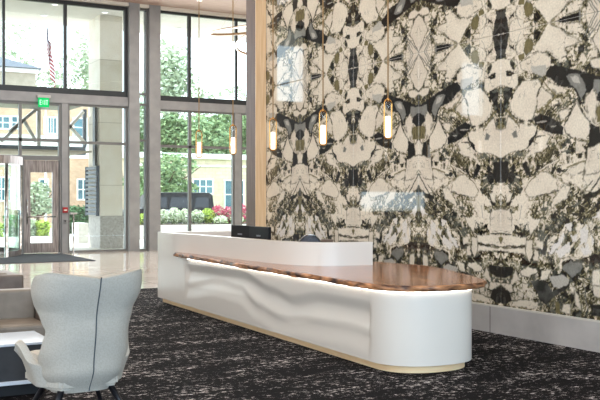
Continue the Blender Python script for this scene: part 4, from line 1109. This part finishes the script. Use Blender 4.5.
# ------------------------------------------------ plants
def leaves(bm, cx, cy, cz, rx, ry, rz, n, s, r):
    for _ in range(n):
        while True:
            a, b, c = r.uniform(-1, 1), r.uniform(-1, 1), r.uniform(-1, 1)
            if .35 < a*a+b*b+c*c < 1: break
        p = Vector((cx+a*rx, cy+b*ry, cz+c*rz)); q = s*r.uniform(.6, 1.3)
        u = Vector((r.uniform(-1, 1), r.uniform(-1, 1), r.uniform(-.5, .5))).normalized(); w = u.cross(Vector((r.uniform(-1, 1), r.uniform(-1, 1), r.uniform(-1, 1)))).normalized()
        vs_ = [bm.verts.new(p+u*q), bm.verts.new(p+w*q*.5), bm.verts.new(p-u*q), bm.verts.new(p-w*q*.5)]
        bm.faces.new(vs_)
def tree(loc, h, r, mat, label, seed, blobs=9, n=330, s=.16, trunk=.16, low=.42, group=None):
    rr = random.Random(seed); o = empty('tree', loc); tag(o, label, 'tree', group)
    bm = bmesh.new(); tube(bm, [(0, 0, -.02), (.05, 0, h*.3), (-.04, .05, h*.62)], trunk, 10, radii=[trunk, trunk*.7, trunk*.35])
    for k in range(6):
        a = 2*PI*k/6+rr.random(); z = h*(low+.05*k*.8)
        tube(bm, [(0, 0, z*.85), (r*.5*math.cos(a), r*.5*math.sin(a), z+h*.12), (r*.75*math.cos(a), r*.75*math.sin(a), z+h*.25)], .05, 6, radii=[trunk*.4, trunk*.25, trunk*.1])
    link_mesh('trunk', bm, M['bark'], o)
    bm = bmesh.new()
    for k in range(blobs):
        a = rr.uniform(0, 2*PI); q = rr.uniform(.15, .62)*r; z = h*(low+(1-low)*rr.uniform(.15, .85)); f = 1-.5*abs((z/h-low)/(1-low)-.45)
        leaves(bm, q*math.cos(a)*f, q*math.sin(a)*f, z, r*.48*f, r*.48*f, h*.15, n, s, rr)
    link_mesh('crown', bm, M[mat], o)
    return o
def tp(px, Y): return (x_on(px, Y), Y, 0)
tree(tp(162, 48), 4.3, 2.9, 'leaf', 'leafy street tree left of the van, in front of the beige building', 1, 12, 420, .13, low=.34)
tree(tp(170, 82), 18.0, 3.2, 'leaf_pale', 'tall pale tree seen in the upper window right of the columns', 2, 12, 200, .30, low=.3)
tree(tp(204, 90), 15.0, 2.4, 'leaf_pale', 'narrow pale tree right of the second mullion in the upper window', 3, 9, 150, .28, low=.3)
tree(tp(178, 74), 9.3, 3.2, 'leaf', 'green tree behind the beige building, at the upper left of its roof', 4, 14, 330, .22, low=.3)
tree(tp(214, 67.5), 8.6, 3.4, 'leaf', 'broad green tree rising above the middle of the beige building', 5, 15, 330, .22, low=.3)
tree(tp(250, 76), 9.6, 3.6, 'leaf', 'green tree above the beige building, beside the brown column', 6, 14, 330, .22, low=.3)
tree(tp(140, 96), 13.0, 2.2, 'leaf', 'green tree showing in the narrow window between the taupe columns', 7, 12, 330, .2, low=.25)
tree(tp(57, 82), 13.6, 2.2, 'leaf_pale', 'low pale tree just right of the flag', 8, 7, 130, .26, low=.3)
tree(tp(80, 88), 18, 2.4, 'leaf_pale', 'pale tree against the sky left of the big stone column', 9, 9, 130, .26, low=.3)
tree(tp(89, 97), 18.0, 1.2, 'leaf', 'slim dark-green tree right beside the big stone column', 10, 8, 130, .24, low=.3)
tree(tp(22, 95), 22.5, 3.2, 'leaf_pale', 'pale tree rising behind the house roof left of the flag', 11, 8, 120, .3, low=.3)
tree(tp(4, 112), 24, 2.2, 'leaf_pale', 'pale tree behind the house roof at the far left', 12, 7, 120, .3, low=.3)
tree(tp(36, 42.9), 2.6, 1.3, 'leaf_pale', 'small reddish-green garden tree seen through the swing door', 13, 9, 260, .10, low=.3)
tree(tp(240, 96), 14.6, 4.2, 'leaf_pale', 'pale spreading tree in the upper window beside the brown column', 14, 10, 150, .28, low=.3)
def hedge(name, x0, x1, y0, y1, z0, z1, n, s, mat, label, cat='hedge', seed=1):
    rr = random.Random(seed); bm = bmesh.new()
    for _ in range(n):
        p = Vector((rr.uniform(x0, x1), rr.uniform(y0, y1), rr.uniform(z0, z1)*rr.uniform(.85, 1))); q = s*rr.uniform(.6, 1.3)
        u = Vector((rr.uniform(-1, 1), rr.uniform(-1, 1), rr.uniform(-.6, .6))).normalized(); w = u.cross(Vector((rr.uniform(-1, 1), rr.uniform(-1, 1), rr.uniform(-1, 1)))).normalized()
        bm.faces.new([bm.verts.new(p+u*q), bm.verts.new(p+w*q*.6), bm.verts.new(p-u*q), bm.verts.new(p-w*q*.6)])
    return tag(link_mesh(name, bm, M[mat]), label, cat)
Yq = 42
hedge('hedge', x_on(67, Yq), x_on(93, Yq), Yq, Yq+1.2, 0, z_at(80, 205, Yq), 2600, .09, 'leaf_dark', 'dark clipped hedge behind the glass right of the red call point', seed=3)
hedge('shrub', x_on(26, 40), x_on(36, 40), 40, 41, 0, z_at(30, 219, 40), 900, .09, 'leaf_pale', 'pale shrub seen through the left half of the swing door', 'shrub', 4)
hedge('shrub', x_on(38.5, 40), x_on(50, 40), 40, 41, 0, z_at(40, 221, 40), 900, .09, 'petal_lime', 'lime green shrub seen through the right half of the swing door', 'shrub', 5)
hedge('shrub', x_on(-14, 40), x_on(3, 40), 40, 41, 0, z_at(0, 222, 40), 900, .09, 'petal_lime', 'lime green shrub behind the revolving door at the left edge', 'shrub', 6)
hedge('shrub', x_on(8, 40), x_on(22, 40), 40, 41, 0, z_at(10, 215, 40), 900, .09, 'leaf', 'green shrub seen through the revolving door glass', 'shrub', 6)
# stone planter by the glass
o = obox('stone_planter', M['planter'], None, x_on(78, 33), x_on(88.5, 33), 33, 33.8, -.02, z_at(83, 223, 33), bev=.02); tag(o, 'square grey stone block outside, left of the big column base', 'planter')
M['planter_grey'] = M['base_stone']
# long flower planter
pl = empty('flower_planter', (0, 0, 0)); tag(pl, 'long pale flower planter outside the right-hand windows', 'planter')
Yf = 35.0; fx0, fx1 = x_on(139, Yf), x_on(275, Yf)
obox('trough', M['planter'], pl, fx0, fx1, Yf, Yf+1.6, -.02, .52, bev=.02)
obox('soil', M['bark'], pl, fx0+.08, fx1-.08, Yf+.08, Yf+1.52, .521, .54)
kinds = [('petal_white', 'white flowering shrub'), ('petal_lime', 'lime green bushy plant'), ('petal_white', 'white flowering shrub'), ('petal_pink', 'pink flowering shrub')]
spots = [(143, 'petal_lime', .95, 'lime green plant seen in the narrow window'), (152, 'petal_white', 1.1, 'white flowers hidden partly behind the second taupe column'), (163, 'petal_white', 1.12, 'white flowering plant at the left end of the wide right window'), (175, 'petal_white', 1.18, 'white flowering plant below the van door'),
         (186, 'petal_white', 1.12, 'white flowering plant left of the slim mullion'), (198, 'petal_white', 1.10, 'white flowering plant right of the slim mullion'), (209, 'petal_lime', 1.16, 'yellow green plant below the rear of the van'),
         (219, 'petal_pink', 1.28, 'pink flowering shrub right of the van'), (229, 'petal_pink', 1.22, 'pink flowering shrub left of the pale post'), (244, 'petal_pink', 1.30, 'pink flowering shrub beside the brown column'), (216, 'petal_white', .85, 'low white flowers before the pink shrub'), (232, 'petal_white', .85, 'low white flowers left of the brown column')]
for i, (px, mt, h, lab) in enumerate(spots):
    x = x_on(px, Yf+.8); hy = Yf+.9 if h > .9 else Yf+.35
    rr = random.Random(50+i); o = empty('flowering_plant', (x, hy, .56)); tag(o, lab, 'plant', 'plants in the flower trough')
    bm = bmesh.new(); leaves(bm, 0, 0, (h-.54)*.50, .29, .33, (h-.54)*.55, 420, .055, rr); link_mesh('blossoms', bm, M[mt], o)
    bm = bmesh.new(); leaves(bm, 0, .05, (h-.54)*.3, .30, .30, (h-.54)*.35, 160, .06, rr); link_mesh('foliage', bm, M['leaf'], o)

# ------------------------------------------------ van
def van():
    Yv = 42.0; x0, x1 = x_on(126, Yv), x_on(215, Yv)
    L_ = x1-x0; zt = z_at(185, 192.3, Yv)
    o = empty('parked_van', (0, 0, 0)); tag(o, 'black passenger van parked on the road beyond the flowers', 'van')
    # side profile, nose at the left
    prof = [(0, .35), (0, .85), (.10, 1.0), (.85, 1.15), (1.45, zt-.10), (1.75, zt), (L_-.25, zt), (L_-.08, zt-.12), (L_, 1.2), (L_, .35)]
    W_ = 1.95
    bm = bmesh.new(); sec = [(0.0, .06), (.12, 0), (W_-.12, 0), (W_, .06)]
    rows = []
    for yy, ins in sec:
        rows.append([bm.verts.new((x0+px_+(ins if px_ < L_/2 else -ins), Yv+yy, z if z < 1.3 else z-ins*.4)) for px_, z in prof])
    nP = len(prof)
    for A, B in zip(rows, rows[1:]):
        for i in range(nP): bm.faces.new([A[i], A[(i+1) % nP], B[(i+1) % nP], B[i]])
    bm.faces.new(rows[0][::-1]); bm.faces.new(rows[-1]); bmesh.ops.recalc_face_normals(bm, faces=bm.faces)
    bmesh.ops.bevel(bm, geom=list(bm.edges), offset=.03, segments=2, affect='EDGES')
    link_mesh('body', bm, M['car_paint'], o)
    for a, b, in ((1.3, 2.05), (2.15, 3.35), (3.45, L_-.35)):
        bm = bmesh.new(); prism_pts = [(a+(.0 if a > 1.4 else -.25), 1.17), (b, 1.17), (b, zt-.24), (a+.12, zt-.24)]
        vs_ = [bm.verts.new((x0+p, Yv-.012, z)) for p, z in prism_pts]; v2 = [bm.verts.new((x0+p, Yv+.01, z)) for p, z in prism_pts]
        bm.faces.new(vs_); bm.faces.new(v2[::-1])
        for i in range(4): bm.faces.new([vs_[i], v2[i], v2[(i+1) % 4], vs_[(i+1) % 4]])
        link_mesh('side_window', bm, M['car_glass'], o)
    for cx in (.85, L_-.95):
        for yy in (-.03, W_-.20):
            bm = bmesh.new(); tube(bm, [(x0+cx, Yv+yy, .33), (x0+cx, Yv+yy+.23, .33)], .34, 22); wh = link_mesh('wheel', bm, M['tyre'], o)
            bm = bmesh.new(); yr = Yv+yy-.012 if yy < 0 else Yv+yy+.242
            tube(bm, [(x0+cx, yr-.006, .33), (x0+cx, yr+.006, .33)], .20, 18); link_mesh('rim', bm, M['chrome'], wh)
    obox('door_handle', M['chrome'], o, x0+2.0, x0+2.18, Yv-.03, Yv+.0, 1.03, 1.06)
    obox('tail_lamp', M['red'], o, x1-.10, x1+.012, Yv+.05, Yv+.2, .85, 1.15)
    obox('mirror', M['car_paint'], o, x0+1.15, x0+1.33, Yv-.22, Yv-.0, 1.12, 1.32, bev=.03)
    obox('bumper', M['tyre'], o, x0-.05, x0+.15, Yv+.1, Yv+W_-.1, .25, .5, bev=.02)
van()
struct('road_kerb', M['planter'], -60, 80, 45.5, 45.8, -.02, .14)
struct('lawn', M['lawn'], -60, 80, 45.8, 57.9, -.02, .10)

# ------------------------------------------------ flag
Yg = 46.0; fx = x_on(45.8, Yg); fl = empty('flag_pole', (fx, Yg, 0)); tag(fl, 'flag pole with a limp red, white and blue striped flag', 'flag pole')
bm = bmesh.new(); tube(bm, [(0, 0, -.02), (0, 0, z_at(46, 20, Yg))], .05, 10, radii=[.07, .035]); lathe(bm, [(.04, z_at(46, 20, Yg)), (.07, z_at(46, 20, Yg)+.06), (.02, z_at(46, 20, Yg)+.12)], n=12); link_mesh('pole', bm, M['light_metal'], fl)
def flag_mat():
    m = base_mat('flag_cloth', (1, 1, 1, 1), .8); nt = m.node_tree; N = nt.nodes; L = nt.links; b = N['Principled BSDF']
    uv = N.new('ShaderNodeUVMap'); uv.uv_map = 'UVMap'; sp = N.new('ShaderNodeSeparateXYZ'); L.new(uv.outputs[0], sp.inputs[0])
    a = N.new('ShaderNodeMath'); a.operation = 'MULTIPLY'; a.inputs[1].default_value = 6.5; L.new(sp.outputs['Y'], a.inputs[0])
    f_ = N.new('ShaderNodeMath'); f_.operation = 'FRACT'; L.new(a.outputs[0], f_.inputs[0])
    g_ = N.new('ShaderNodeMath'); g_.operation = 'LESS_THAN'; g_.inputs[1].default_value = .5; L.new(f_.outputs[0], g_.inputs[0])
    mx = N.new('ShaderNodeMix'); mx.data_type = 'RGBA'; mx.inputs[6].default_value = srgb(186, 178, 182); mx.inputs[7].default_value = srgb(116, 6, 22); L.new(g_.outputs[0], mx.inputs[0])
    c1 = N.new('ShaderNodeMath'); c1.operation = 'LESS_THAN'; c1.inputs[1].default_value = .4; L.new(sp.outputs['X'], c1.inputs[0])
    c2 = N.new('ShaderNodeMath'); c2.operation = 'GREATER_THAN'; c2.inputs[1].default_value = .46; L.new(sp.outputs['Y'], c2.inputs[0])
    c3 = N.new('ShaderNodeMath'); c3.operation = 'MULTIPLY'; L.new(c1.outputs[0], c3.inputs[0]); L.new(c2.outputs[0], c3.inputs[1])
    m2 = N.new('ShaderNodeMix'); m2.data_type = 'RGBA'; L.new(c3.outputs[0], m2.inputs[0]); L.new(mx.outputs[2], m2.inputs[6]); m2.inputs[7].default_value = srgb(12, 20, 62)
    L.new(m2.outputs[2], b.inputs['Base Color']); return m
bm = bmesh.new(); uvl = bm.loops.layers.uv.new('UVMap')
zt_, zb_ = z_at(46, 23, Yg), z_at(49, 88, Yg); NU, NV = 40, 24; gv = []
for j in range(NV+1):
    row = []; t = j/NV                  # t: 0 top of hoist .. 1 bottom of hoist
    for i in range(NU+1):
        s = i/NU                        # s: 0 hoist .. 1 fly; a limp flag falls down and gathers in folds
        hang = s*(zt_-zb_)*.52
        z = zt_-t*(zt_-zb_)*.48-hang
        out = .06+(.34*(s**.8))*(.55+.45*t)+.10*math.sin(s*13+t*2)*s
        y = .13*math.sin(s*17+t*3.0)*(.3+s)
        row.append((bm.verts.new((out, y, z)), (s, 1-t)))
    gv.append(row)
for j in range(NV):
    for i in range(NU):
        q = [gv[j][i], gv[j][i+1], gv[j+1][i+1], gv[j+1][i]]
        f = bm.faces.new([a[0] for a in q]); f.smooth = True
        for lp_, a in zip(f.loops, q): lp_[uvl].uv = a[1]
o = link_mesh('flag', bm, flag_mat(), fl); o['label'] = 'limp striped flag'
md = o.modifiers.new('t', 'SOLIDIFY'); md.thickness = .006
